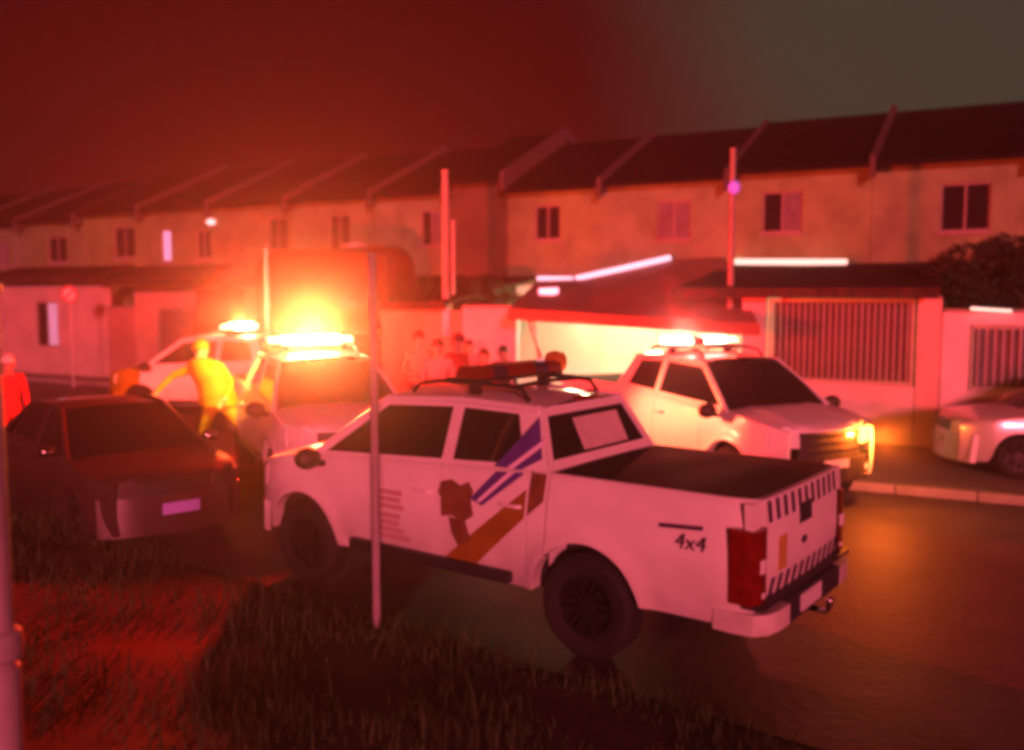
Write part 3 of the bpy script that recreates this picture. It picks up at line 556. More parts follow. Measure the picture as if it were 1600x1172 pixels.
def pickup(lab, loc, rz, style):
    R = thing('police_pickup', lab, 'pickup', loc, rz, 'white police pickups with roof light bars')
    W_ = M['white']
    for sg in (1, -1):
        side_panel(-1.265, .345, sg, 'bed_side', W_, R)
        side_panel(.368, .52, sg, 'cab_corner', W_, R)
        d1 = side_panel(.53, 1.43, sg, 'rear_door', W_, R); d2 = side_panel(1.44, 2.50, sg, 'front_door', W_, R)
        fm = style.get('fender')
        if fm: side_panel(2.51, 3.08, sg, 'fender', W_, R); side_panel(3.086, 3.93, sg, 'fender_tip', fm, R)
        else: side_panel(2.51, 3.93, sg, 'fender', W_, R)
        for dd, xh in ((d1, .68), (d2, 1.60)):
            q = MB(); zz = 1.06; q.tube([(xh-.10, sg*(hw(xh-.1,zz)+.004), zz),(xh-.07, sg*(hw(xh,zz)+.04), zz+.004),(xh+.07, sg*(hw(xh,zz)+.04), zz+.004),(xh+.10, sg*(hw(xh+.1,zz)+.004), zz)], .016, 8); q.build('door_handle', M['white'], dd)
        # step under the doors
        q = MB(); q.hexa([(x, sg*(yy), z) for z in (.455,.545) for x, yy in ((.66,.90),(2.42,.90),(2.42,.985),(.66,.985))]); q.build('side_step', M['black'], R, bevel=.015)
        # side windows
        B = lambda x: (x, sg*(hw(x, belt(x))-.012), belt(x)+.012)
        fw = [B(1.41), (1.41, sg*.655, 1.80), (2.24, sg*.645, 1.755), B(2.98)]
        rw = [B(.56), (.74, sg*.655, 1.785), (1.39, sg*.655, 1.80), B(1.39)]
        f = MB(); nr = (0, sg*.92, .35)
        gi = ring(f, fw, .045, .014, nr); gj = ring(f, rw, .045, .014, nr)
        f.quad(B(1.39), B(1.41), (1.41, sg*.655, 1.80), (1.39, sg*.655, 1.80))
        f.quad(B(.56), (.74, sg*.655, 1.785), (.59, sg*.635, 1.785), (.372, sg*(hw(.4,1.33)-.02), 1.347))
        # roof side rail and A pillar
        f.tube([(.60, sg*.635, 1.785),(1.39, sg*.652, 1.812),(2.24, sg*.640, 1.772),(2.99, sg*(hw(2.98,1.2)-.02), 1.215)], .034, 8)
        f.build('pillar_frame', W_, R, angle=30)
        for g_, nm in ((gi, 'side_window'), (gj, 'side_window')):
            q = MB(); q.poly(g_); q.build(nm, M['glass'], R, smooth=False)
        # mirror
        q = MB(); q.ball((2.86, sg*1.06, 1.22), .10, .13, .10); q.build('mirror', M['black'] if style.get('darkmirror', True) else W_, R)
        q = MB(); q.tube([(2.83, sg*.86, 1.15),(2.86, sg*1.0, 1.17)], .03, 8); q.build('mirror_arm', M['black'], R)
        # rear corner behind the lamp, tail light
        q = MB(); patch(q, lambda y, z: rear_x(y, z)+.02*(abs(y)>.9), *(sorted((sg*.735, sg*.885))), .52, 1.325, .0, -1, 4, 6); q.build('corner_post', W_, R)
        q = MB(); n_k = [0,.5,1]
        ys = [sg*.752, sg*.82, sg*.875, sg*.905]
        def tl(u, z):
            # wraps from the rear face round to the side
            pts = [(-1.318, sg*.748), (-1.322, sg*.80), (-1.315, sg*.86), (-1.285, sg*.905), (-1.22, sg*.917), (-1.13, sg*.928)]
            k = int(u); f_ = u-k; k2 = min(k+1, 5); x = pts[k][0]*(1-f_)+pts[k2][0]*f_; y = pts[k][1]*(1-f_)+pts[k2][1]*f_
            zz = z - .012*math.sin(math.pi*(u/5)); return (x, y, zz)
        zz_ = [.66+.50*i/8 for i in range(9)]
        q.grid(tl, [0,1,2,3,4,5], zz_)
        q.grid(lambda u, k: Vector(tl(u, .66)).lerp(Vector((-1.2, sg*.82, .66)), k), [0,1,2,3,4,5], [0,1]); q.grid(lambda u, k: Vector(tl(u, 1.16)).lerp(Vector((-1.2, sg*.82, 1.16)), k), [0,1,2,3,4,5], [0,1])
        t_ = q.build('tail_light', M['redlens'], R, angle=50)
        q = MB(); q.hexa([(x, sg*y, z) for z in (.86, .955) for x, y in ((-1.333,.775),(-1.333,.85),(-1.30,.85),(-1.30,.775))]); q.build('reversing_lens', M['clear'], t_, bevel=.01)
        q = MB(); q.hexa([(x, sg*y, z) for z in (.69, .73) for x, y in ((-1.329,.78),(-1.329,.82),(-1.30,.82),(-1.30,.78))]); q.build('reflector', M['clear'], t_, bevel=.008)
        # headlight
        q = MB(); patch(q, lambda y, z: front_x(y)-.10*(z-.86), *(sorted((sg*.50, sg*.845))), .85, 1.03, .012, 1, 6, 3)
        h_ = q.build('headlight', E_amber if style.get('amber') == sg else M['clear'], R, bevel=0)
        q = MB(); q.ball((front_x(.68), sg*.66, .94), .03, .07, .06); q.build('reflector', E_amber if (style.get('amber') and sg == style['amber']) else M['chrome'], h_)
        # bumper corner step at the rear
        q = MB()
        pr = [(-1.405,.53),(-1.40,.70),(-1.37,.84),(-1.30,.915),(-1.15,.935),(-1.02,.92)]
        q.grid(lambda u, z: (pr[u][0], sg*pr[u][1], z), range(6), [.46,.50,.56,.60])
        pi_ = [(x+.10 if i < 3 else x, y-.10) for i, (x, y) in enumerate(pr)]
        q.grid(lambda u, k: ((pr[u][0]*(1-k)+pi_[u][0]*k), sg*(pr[u][1]*(1-k)+pi_[u][1]*k), .60), range(6), [0,1])
        q.grid(lambda u, k: ((pr[u][0]*(1-k)+pi_[u][0]*k), sg*(pr[u][1]*(1-k)+pi_[u][1]*k), .46), range(6), [0,1])
        q.quad(*[(pr[0][0]+dx, sg*pr[0][1], z) for dx, z in ((0,.46),(.1,.46),(.1,.60),(0,.60))])
        q.build('bumper_end', W_, R)
        # roof rack rail
        q = MB(); q.tube([(.78, sg*.52, 1.83),(.86, sg*.52, 1.925),(1.05, sg*.52, 1.945),(1.75, sg*.52, 1.945),(1.98, sg*.51, 1.91),(2.06, sg*.51, 1.83)], .02, 8); q.build('roof_rail', M['black'], R)
        wheel(R, 0, sg); wheel(R, 3.096, sg)
    for xx in (.93, 1.75):
        q = MB(); q.tube([(xx,-.515,1.94),(xx,0,1.955),(xx,.515,1.94)], .017, 8); q.build('rack_crossbar', M['black'], R)
    # roof, windscreen, rear window
    q = MB(); q.grid(lambda x, v: (x + .05*(1-v*v)*((x-.59)/1.65), v*(.645-.0*(x)), (1.785+.035*math.sin((x-.59)/1.7*math.pi))+.05*(1-v*v)), [.575+.12*i for i in range(14)]+[2.235], [-1+.125*i for i in range(17)]); q.build('roof', W_, R)
    q = MB(); q.grid(lambda u, v: (2.235+.77*u + .13*(1-v*v)*(.4+.6*u), v*(.635+.20*u), 1.80-.02*abs(v)-.585*u+.03*math.sin(u*3.14)), [i/8 for i in range(9)], [-1+.2*i for i in range(11)]); q.build('windscreen', M['glass'], R)
    f = MB(); ro = [(.372,-.835,1.347),(.372,.835,1.347),(.592,.635,1.80),(.592,-.635,1.80)]
    gi = ring(f, ro, .075, .014, (-.92,0,.38)); f.build('rear_frame', W_, R)
    q = MB(); q.poly(gi); rwn = q.build('rear_window', M['glass'], R, smooth=False)
    if style.get('pale_panel'):  # flat pale panel laid on the rear glass
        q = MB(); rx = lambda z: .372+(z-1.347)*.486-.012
        q.poly([(rx(1.44), .28,1.44),(rx(1.44),-.42,1.44),(rx(1.69),-.42,1.69),(rx(1.69),.28,1.69)]); q.build('pale_panel', mat('pale_panel_flat', (.62,.55,.55), .5, noise=.2, nscale=8), rwn, smooth=False)
    q = MB(); q.box(.545,.60,-.16,.16,1.815,1.85); q.build('brake_light', M['redlens'], R, bevel=.008)
    # cab inside floor wall
    q = MB(); q.box(.365,.371,-.83,.83,.62,1.345); q.build('cab_back', W_, R, smooth=False)
    # hood
    q = MB(); ys = [-1+.1*i for i in range(21)]
    q.grid(lambda x, v: (min(x, front_x(v*.8)-.0), v*(hw(min(x,3.93), belt(min(x,3.93)))-.018), belt(x)+.012+.055*(1-v*v)*(1-.35*((x-2.93)/1.05)**2)+.014*math.exp(-((abs(v)-.55)/.09)**2)-.05*max(0,(x-3.8)/.2)**2), [2.97+.084*i for i in range(13)], ys); q.build('hood', W_, R)
    # front fascia
    q = MB(); patch(q, lambda y, z: front_x(y)-.03, -.49, .49, .70, 1.03, .0, 1, 10, 3); gr = q.build('grille', M['black'], R)
    for zz in (.78,.87,.96):
        q = MB(); patch(q, lambda y, z: front_x(y)-.028, -.47, .47, zz, zz+.025, .016, 1, 10, 1); q.build('grille_bar', M['chrome'], gr)
    q = MB(); patch(q, lambda y, z: front_x(y), -.875, .875, .40, .695, .03, 1, 16, 4); fb = q.build('front_bumper', style.get('bumper', W_), R, angle=50)
    q = MB(); patch(q, lambda y, z: front_x(y)+.03, -.42, .42, .45, .58, .006, 1, 8, 2); q.build('air_intake', M['black'], fb)
    for s_ in (-1, 1):
        q = MB(); q.ball((front_x(.66)+.03, s_*.66, .53), .03, .06, .05); q.build('fog_lamp', M['clear'], fb)
    q = MB(); q.box(front_x(0)+.032, front_x(0)+.045, -.2, .2, .585, .69); q.build('front_plate', mat('plate', (.6,.6,.6), .5), fb)
    q = MB(); patch(q, lambda y, z: front_x(y)-.02, -.83, .83, 1.03, 1.055, .005, 1, 12, 1); q.build('hood_lip', W_, R)
    # tailgate
    q = MB(); patch(q, rear_x, -.725, .725, .63, 1.33, 0, -1, 12, 8); tg = q.build('tailgate', W_, R, angle=50)
    q = MB(); patch(q, rear_x, -.12, .12, 1.06, 1.20, .008, -1, 6, 3); q.build('tailgate_handle', M['black'], tg)
    if style.get('marks'):
        for k in range(11):
            y = .66-.132*k
            q = MB(); y0 = y; q.grid(lambda u, v: (rear_x(y0-.058*u+.02*v, 1.165+.15*v)-.006, y0-.058*u+.02*v, 1.165+.15*v), [0,1], [0,.5,1])
            if abs(y0-.03) > .13 or True: q.build('stripe', M['ink'], tg)
            q = MB(); q.grid(lambda u, v: (rear_x(y0-.058*u-.06*v, .645+.13*v)-.006, y0-.058*u-.06*v, .645+.13*v), [0,1], [0,.5,1]); q.build('stripe', M['ink'], tg)
        q = MB(); patch(q, rear_x, .36, .50, .80, 1.04, .006, -1, 2, 3); q.build('emblem', M['emblem'], tg)
        q = MB(); q.ball((rear_x(0,.93)-.006, .03, .93), .008, .055, .03); q.build('badge', M['ink'], tg)
    # rear bumper centre, plate, hitch
    q = MB(); q.hexa([(x, y, z) for z in (.46,.62) for x, y in ((-1.41,-.525),(-1.41,.525),(-1.2,.525),(-1.2,-.525))]); rb = q.build('rear_bumper', M['black'], R, bevel=.02)
    q = MB(); q.hexa([(x, y, z) for z in (.625,.66) for x, y in ((-1.36,-.9),(-1.36,.9),(-1.2,.9),(-1.2,-.9))]); q.build('bumper_step', M['black'], rb, bevel=.01)
    q = MB(); q.box(-1.425,-1.413,-.05+.0,.35-.0,.50,.62); q.build('rear_plate', mat('plate_rear', (.55,.55,.57), .5), rb)
    q = MB(); q.tube([(-1.2,0,.42),(-1.48,0,.42),(-1.5,0,.47)], .025, 8); q.ball((-1.5,0,.50), .03, .03, .03); q.build('tow_hitch', M['chrome'], R)
    # bed cover, underbody
    q = MB(); q.grid(lambda x, v: (x, v*(hw(x,1.315)-.03), 1.342+.012*math.cos(v*1.5)-.008*math.sin(x*9)*(1-v*v)), [-1.245+.1*i for i in range(16)]+[.34], [-1+.125*i for i in range(17)]); q.build('bed_cover', M['vinyl'], R)
    q = MB(); q.box(-1.2,3.75,-.60,.60,.36,.80); q.box(.40,2.6,-.80,.80,.46,1.0); q.box(-1.2,.33,-.60,.60,.80,1.2); q.build('underbody', M['black'], R, smooth=False)
    q = MB()
    for xa in (0, 3.096): q.tube([(xa,-.8,.39),(xa,.8,.39)], .06, 8)
    q.build('axle', M['black'], R)
    q = MB(); q.box(2.5,2.62,-.55,.55,.9,1.18); q.box(.75,1.1,-.7,.7,.9,1.45); q.box(1.5,1.85,-.70,-.15,.9,1.5); q.box(1.5,1.85,.15,.70,.9,1.5); q.build('seats', M['black'], R, bevel=.03)
    # light bar
    lx = style.get('barx', 1.4); q = MB(); q.hexa([(x, y, z) for z in (1.955, 1.985) for x, y in ((lx-.14,-.62),(lx+.14,-.62),(lx+.14,.62),(lx-.14,.62))]); lb = q.build('light_bar', M['black'], R, bevel=.01)
    mods = style['mods']; n = len(mods)
    for k, mm in enumerate(mods):
        y0 = -.61+1.22*k/n; y1 = -.61+1.22*(k+1)/n-.015
        q = MB(); q.hexa([(lx+sx*(.13 if z < 2.05 else .09), y, z) for z in (1.987, 2.03) for sx, y in ((-1,y0),(1,y0),(1,y1),(-1,y1))])
        q.hexa([(lx+sx*(.13 if z < 2.05 else .09), y, z) for z in (2.031, 2.085) for sx, y in ((-1,y0),(1,y0),(1,y1),(-1,y1))]); q.build('beacon', mm, lb, smooth=False)
    for s_ in (-.5,.5):
        q = MB(); q.box(lx-.05,lx+.05,s_-.03,s_+.03,1.85,1.956); q.build('bar_foot', M['black'], lb, smooth=False)
    if style.get('worklamp'):
        q = MB(); q.lathe((lx-.02,-.66,2.06), [(.001,-.09),(.09,-.08),(.105,0),(.09,.06),(.001,.07)], 18, 'x'); q.build('work_lamp', mat('amber_lens', (.5,.2,.04), .3), lb)
    return R, d1, d2
dark_red = mat('unlit_red_beacon', (.16,.012,.012), .2, coat=.5); dark_blue = mat('unlit_dark_beacon', (.04,.02,.05), .2, coat=.5)
# the near one
V1, _, _ = pickup('near white police pickup with gold and violet stripe and black bed cover', (1.079, 7.398, 0), 2.498,
    dict(mods=[dark_red, dark_blue, dark_red, dark_red, dark_blue, dark_red], marks=True, pale_panel=True, worklamp=True, barx=1.36))
ch = [c for c in V1.children]
LD1 = [c for c in ch if c.name.startswith('rear_door')][0]; LD2 = [c for c in ch if c.name.startswith('front_door')][0]; LB = [c for c in ch if c.name.startswith('bed_side')][0]
UP = lambda x, z: (.868 - (z-1.335)*.46) + .02
for pts, mm, nm in [([(1.40,.50),(1.06,.50),(.545,.98),(.545,1.20)], M['gold'], 'gold_band'), ([(1.41,1.16),(1.30,1.19),(1.20,1.15),(1.12,1.19),(1.06,1.12),(1.09,1.02),(1.04,.93),(1.15,.86),(1.27,.90),(1.38,.88),(1.36,.99),(1.43,1.07)], M['brown'], 'eagle_emblem'), ([(1.30,.89),(1.12,.87),(1.06,.72),(1.20,.66),(1.27,.76)], M['brown'], 'emblem_tail')]:
    side_decal(pts, 1, nm, mm, LD1)
side_decal([(.52,1.00),(.52,1.33),(.378,1.33),(.378,1.13)], 1, 'gold_band', M['brown'], [c for c in ch if c.name.startswith('cab_corner')][0])
side_decal([(1.09,1.06),(.96,1.02),(.60,1.30),(.60,1.318),(.86,1.302)], 1, 'violet_band', M['violet'], LD1, off=.008)
side_decal([(.98,1.045),(1.02,1.05),(.74,1.308),(.68,1.31)], 1, 'reflective_line', M['lilac'], LD1, off=.011)
V1w = [c for c in ch if c.name.startswith('side_window')]
V1p = [c for c in ch if c.name.startswith('pillar_frame')][0]
side_decal([(.86,1.345),(.60,1.345),(.43,1.44),(.55,1.74)], 1, 'violet_band', M['violet'], V1p, surf=UP)
side_decal([(.735,1.345),(.675,1.345),(.43,1.55),(.44,1.595)], 1, 'reflective_line', M['lilac'], V1p, surf=lambda x, z: UP(x, z)+.006)
rn = random.Random(4)
for k, zz in enumerate((1.0,.94,.88,.80,.74,.68,.62)):          # rows of small door lettering, too soft in the photo to be read
    x0 = 2.16; x1 = x0-rn.uniform(.30,.44); side_decal([(x0,zz-.02),(x1,zz-.02),(x1,zz+.022),(x0,zz+.022)], 1, 'lettering_row', M['text'], LD2)
side_decal([(-.60,1.085),(-.93,1.105),(-.93,1.135),(-.60,1.115)], 1, 'model_script', M['ink'], LB)
tc_ = bpy.data.curves.new('four_by_four', 'FONT'); tc_.body = '4x4'; tc_.size = .155; tc_.extrude = .003; tc_.align_x = 'CENTER'; tc_.shear = .25; tc_.materials.append(M['ink'])
to = bpy.data.objects.new('four_by_four_lettering', tc_); C.objects.link(to); to.parent = LB
to.location = (-.84, hw(-.84,1.02)+.008, .965); to.rotation_euler = (math.pi/2+.09, 0, math.pi)
bpy.context.view_layer.update(); tm_ = bpy.data.meshes.new_from_object(to.evaluated_get(bpy.context.evaluated_depsgraph_get())); t2 = bpy.data.objects.new('four_by_four_lettering', tm_); C.objects.link(t2)
t2.parent = LB; t2.location = to.location; t2.rotation_euler = to.rotation_euler; bpy.data.objects.remove(to); t2.name = 'four_by_four_lettering'
# the other patrol pickups
pickup('white police pickup facing the viewer with an amber front lamp and cream light bar', (2.19, 14.78, 0), -1.118,
    dict(mods=[E_cream, E_cream, dark_red, E_cream, E_mint, E_red], amber=1, barx=1.3, bumper=M['black']))[0]
pickup('white police pickup with the blinding white and red light bar beside the near one', (-3.5, 14.9, 0), -1.15,
    dict(mods=[E_red, E_hot, E_hot, E_hot, E_hot, E_red], barx=1.3))
pickup('farther white police pickup with yellow fenders and a glowing bar, left of the raincoat', (-4.5, 19.45, 0), 2.95,
    dict(mods=[E_red, E_hot, E_hot, E_hot, E_hot, E_red], barx=1.3, fender=M['yellow'], bumper=M['yellow']))
def wp(v, x, y, z): c, s = math.cos(v[2]), math.sin(v[2]); return (v[0]+x*c-y*s, v[1]+x*s+y*c, z)
V2, V3, V4 = (2.19,14.78,-1.118), (-3.5,14.9,-1.15), (-4.5,19.45,2.95)
def beacon(v, bx, y, red, amber, white):
    l = wp(v, bx, y, 2.17)
    if red: lamp('beacon_lamp', l, red, (1,.010,.006), r=.12)
    if amber: lamp('beacon_lamp', l, amber, (1,.24,.03), r=.12)
    if white: lamp('beacon_lamp', l, white, (1,.72,.38), r=.12)
def strobe(l, power, col, cone=120):
    l = Vector(l); lamp('strobe_or_added_spot', l, power, col, r=.14, spot=cone, aim=(-l.x, -l.y, .4))
l3, l4, l2 = wp(V3,1.3,0,2.2), wp(V4,1.3,0,2.2), wp(V2,1.3,-.3,2.2)
beacon(V3, 1.3, 0, 7800, 20, 0); strobe(l3, 800, (1,.20,.004), 44); strobe(l3, 1700, (1,.70,.16), 26)
_p = Vector(wp(V3,1.34,-.70,2.2)); lamp('strobe_or_added_spot', _p, 800, (1,.62,.08), r=.12, spot=74, aim=Vector((-4.65,14.4,1.25)) - _p)  # yellow spot added off the bar end to brighten the raincoat
lamp('strobe_or_added_spot', l3, 800, (1,.78,.42), r=.12, spot=24, aim=Vector((-1.4,9.7,1.05)) - Vector(l3))
_t = Vector(wp(V2, 2.0, -.8, .8)); lamp('strobe_or_added_spot', l3, 2300, (1,.66,.26), r=.12, spot=26, aim=_t - Vector(l3))
beacon(V4, 1.3, 0, 2500, 20, 0); strobe(l4, 220, (1,.30,.02), 64); strobe(l4, 260, (1,.74,.25), 30)
beacon(V2, 1.3, -.3, 380, 0, 0); strobe(l2, 40, (1,.8,.6))
lamp('amber_lamp_light', wp(V2, 4.15, .66, .94), 160, (1,.15,.015), r=.06)

# ------------------------------------------------------------------ cars
def car(lab, loc, rz, paint, plate=None, dark=False):
    R = thing('parked_car', lab, 'car', loc, rz, 'civilian cars parked by the road'); A = [(0,.30,.345),(2.55,.30,.345)]
    def h2(x, z):
        b = .845 - .05*max(0,(.5-z)/.3)**2 - .06*max(0,(z-.62)/.32)**2
        if x > 2.7: b -= .25*((x-2.7)/.75)**2.2
        if x < -.2: b -= .16*((-.2-x)/.6)**2
        return b
    def zl(x):
        z = .22
        for xa, zc, r in A:
            if abs(x-xa) < r: z = max(z, zc+math.sqrt(r*r-(x-xa)**2))
        return z
    bl = lambda x: .93 - .02*max(0,(x-.5)) - (.13*((x-2.1)/1.3)**1.6 if x > 2.1 else 0)
    def panel(x0, x1, sg, nm):
        xs = sorted({x0, x1, *[x0+(x1-x0)*i/14 for i in range(15)], *[xa+r*math.cos(math.pi*j/14)*.9995 for xa,zc,r in A for j in range(15) if x0 < xa+r*math.cos(math.pi*j/14)*.9995 < x1]})
        mb = MB(); P = lambda x, v: (x, sg*h2(x, zl(x)+(bl(x)-zl(x))*v), zl(x)+(bl(x)-zl(x))*v)
        mb.grid(P, xs, [i/8 for i in range(9)]); mb.grid(lambda x, k: Vector(P(x,0))-Vector((0,sg*k,0)), xs, [0,.1])
        mb.grid(lambda x, k: Vector(P(x,1))-Vector((0,sg*k,-.01 if k > .005 else 0)), xs, [0,.012,.05])
        for x in (x0, x1): mb.grid(lambda v, k: Vector(P(x,v))-Vector((0,sg*k,0)), [i/8 for i in range(9)], [0,.05])
        return mb.build(nm, paint, R, angle=40)
    for sg in (1,-1):
        panel(-.75,.40,sg,'rear_quarter')
        for a, b in ((.408,1.15),(1.158,2.06)):
            d = panel(a, b, sg, 'door'); q = MB(); q.tube([(a+.08,sg*(h2(a+.1,.82)+.004),.82),(a+.11,sg*(h2(a,.82)+.03),.823),(a+.2,sg*(h2(a,.82)+.03),.823),(a+.23,sg*(h2(a,.82)+.004),.82)], .012, 6); q.build('door_handle', M['chrome'], d)
        panel(2.068,3.30,sg,'fender')
        B = lambda x: (x, sg*(h2(x, bl(x))-.012), bl(x)+.01); f = MB(); nr = (0,sg*.9,.4)
        g1 = ring(f, [B(1.14),(1.14,sg*.60,1.395),(1.50,sg*.59,1.375),B(2.28)], .04, .012, nr); g2 = ring(f, [B(.12),(.45,sg*.59,1.37),(1.12,sg*.60,1.395),B(1.12)], .04, .012, nr)
        f.tube([B(-.25),(.40,sg*.575,1.365),(1.13,sg*.60,1.40),(1.52,sg*.585,1.375),B(2.34)], .03, 8); f.build('pillar_frame', paint, R, angle=30)
        for g_ in (g1, g2): q = MB(); q.poly(g_); q.build('side_window', M['glass'], R, smooth=False)
        q = MB(); q.tube([B(2.2),B(1.2),B(.2)], .010, 6); q.build('chrome_trim', M['chrome'], R)
        q = MB(); q.ball((2.10,sg*.93,.99), .08,.10,.065); q.tube([(2.08,sg*.8,.95),(2.1,sg*.9,.97)], .025, 6); q.build('mirror', M['chrome'] if dark else paint, R)
        fx = lambda y, z: 3.37-.24*(abs(y)/.8)**2.4-.10*(z-.5)
        q = MB(); patch(q, fx, *sorted((sg*.36,sg*.74)), .60,.74,.012,1,6,3); q.build('headlight', M['smoked'] if dark else M['clear'], R)
        q = MB(); patch(q, lambda y, z: -.80+.14*(abs(y)/.8)**2.4, *sorted((sg*.40,sg*.74)), .70,.86,.012,-1,6,3); q.build('tail_light', M['redlens'], R)
        wheel(R, 0, sg, .73, .30, .19, .30, .195); wheel(R, 2.55, sg, .73, .30, .19, .30, .195)
    q = MB(); q.grid(lambda x, v: (x+.04*(1-v*v), v*.59, 1.385+.035*(1-v*v)-.03*((x-.95)/.6)**2), [.38+.115*i for i in range(11)], [-1+.2*i for i in range(11)]); q.build('roof', paint, R)
    q = MB(); q.grid(lambda u, v: (1.50+.80*u+.13*(1-v*v)*(.4+.6*u), v*(.58+.18*u), 1.385-.015*abs(v)-.47*u+.02*math.sin(u*3.14)), [i/8 for i in range(9)], [-1+.2*i for i in range(11)]); q.build('windscreen', M['glass'], R)
    q = MB(); q.grid(lambda u, v: (.40-.62*u-.06*(1-v*v), v*(.575+.16*u), 1.37-.43*u+.02*math.sin(u*3.14)), [i/6 for i in range(7)], [-1+.2*i for i in range(11)]); q.build('rear_window', M['glass'], R)
    q = MB(); q.grid(lambda x, v: (min(x, fx(v*.75,.75)), v*(h2(min(x,3.3),bl(min(x,3.3)))-.01), bl(x)+.012+.045*(1-v*v)-.06*max(0,(x-3.1)/.25)**2), [2.24+.0925*i for i in range(13)], [-1+.1*i for i in range(21)]); q.build('bonnet', paint, R)
    q = MB(); q.grid(lambda x, v: (x, v*(h2(x,bl(x))-.01), bl(x)+.01+.02*(1-v*v)), [-.78+.07*i for i in range(9)], [-1+.2*i for i in range(11)]); q.build('boot_lid', paint, R)
    q = MB(); patch(q, fx, -.79,.79,.20,.60,.02,1,14,5); fb = q.build('front_bumper', paint, R, angle=50)
    q = MB(); patch(q, fx, -.35,.35,.60,.74,.004,1,8,2); q.build('grille', M['black'], R)
    q = MB(); patch(q, lambda y, z: -.80+.14*(abs(y)/.8)**2.4, -.78,.78,.24,.9,.01,-1,14,6); q.build('rear_bumper', paint, R)
    q = MB(); q.box(fx(0,.45)+.021, fx(0,.45)+.034,-.2,.2,.40,.52); q.build('front_plate', plate or M['clear'], fb)
    q = MB(); q.box(-.7,3.1,-.55,.55,.2,.8); q.box(.3,2.1,-.72,.72,.25,.85); q.box(.5,.9,-.6,.6,.8,1.2); q.box(1.2,1.5,-.6,-.1,.8,1.2); q.box(1.2,1.5,.1,.6,.8,1.2); q.build('underbody', M['black'], R, smooth=False)
    return R
car('dark car with reddish windscreen and violet plate, in front of the raincoat person', (-5.8, 12.15, 0), -.825, M['carblack'], mat('violet_plate', (.40,.30,.95), .25, coat=.5), dark=True)
car('silver car cut off by the right edge, parked by the whitish wall', (9.75, 13.25, .12), 2.98, M['carsilver'])
# ------------------------------------------------------------------ tanker
def tanker():
    ang = math.atan2(U.y, U.x); b = RW(1.42, -2.95, .02)
    if on_pavement(b.x, b.y): b.z = .112
    R = thing('tanker_truck', 'red water tanker truck with a rounded dark end behind the bystanders', 'truck', b, ang); k = 40
    def sec(t, sx=1): 
        c, s = math.cos(t), math.sin(t); e = 2/3.2; return (math.copysign(abs(c)**e, c)*.98, 2.70+math.copysign(abs(s)**e, s)*1.02)
    q = MB(); st = [(-.06,.30),(-.03,.72),(0,.86),(.06,.95),(.16,1.0),(1.2,1.0),(2.4,1.0),(3.4,1.0),(3.5,.95),(3.56,.85),(3.58,.4)]
    q.grid(lambda i, t: (st[i][0], sec(t)[0]*st[i][1], 2.70+(sec(t)[1]-2.70)*st[i][1]), range(len(st)), [2*math.pi*j/k for j in range(k+1)])
    q.build('tank', M['tankred'], R, angle=50)
    for x in (.14, 1.2, 2.35, 3.4):
        q = MB(); q.grid(lambda i, t: (x+i*.06, sec(t)[0]*1.02, 2.70+(sec(t)[1]-2.70)*1.018), [0,1], [2*math.pi*j/k for j in range(k+1)]); q.build('tank_band', M['tankred'], R)
    q = MB(); q.lathe((1.2,0,3.70), [(.3,0),(.3,.10),(.001,.13)], 20, 'z'); q.build('hatch', M['galv'], R)
    q = MB(); q.box(-.1,6.2,-.42,.42,.75,1.0); q.box(-.05,3.6,-.9,.9,1.35,1.5); q.box(0,.12,-1.0,1.0,.6,.8)
    for x in (.3,1.8,3.3): q.box(x,x+.2,-.5,.5,1.0,1.36)
    q.build('chassis', M['black'], R, smooth=False)
    q = MB(); q.hexa([(3.85,-1.0,.9),(5.75,-1.0,.9),(5.75,1.0,.9),(3.85,1.0,.9),(3.85,-.95,2.75),(5.45,-.95,2.75),(5.45,.95,2.75),(3.85,.95,2.75)]); cb = q.build('cab', M['tankred'], R, bevel=.06)
    for sg in (1,-1):
        q = MB(); q.quad((4.3,sg*1.002-.0,1.85),(5.45,sg*1.002,1.85),(5.32,sg*.985,2.5),(4.3,sg*.985,2.5)); q.build('side_window', M['glass'], cb, smooth=False)
        for x in (.75, 1.75, 4.9): wheel(R, x, sg, .88, .5, .30, .5, .28)
        q = MB(); q.box(-.08,-.02,sg*.8-.08,sg*.8+.08,1.2,1.32); q.build('tail_light', M['redlens'], R)
    q = MB(); q.quad((5.70,-.85,1.85),(5.70,.85,1.85),(5.53,.82,2.6),(5.53,-.82,2.6)); q.build('windscreen', M['glass'], cb, smooth=False)
    q = MB()
    for y in (.25,.6): q.tube([(-.12,y,1.4),(-.12,y,3.5)], .02, 6)
    for z in [1.5+.3*i for i in range(7)]: q.tube([(-.12,.25,z),(-.12,.6,z)], .015, 6)
    q.build('ladder', M['tankred'], R)
tanker()
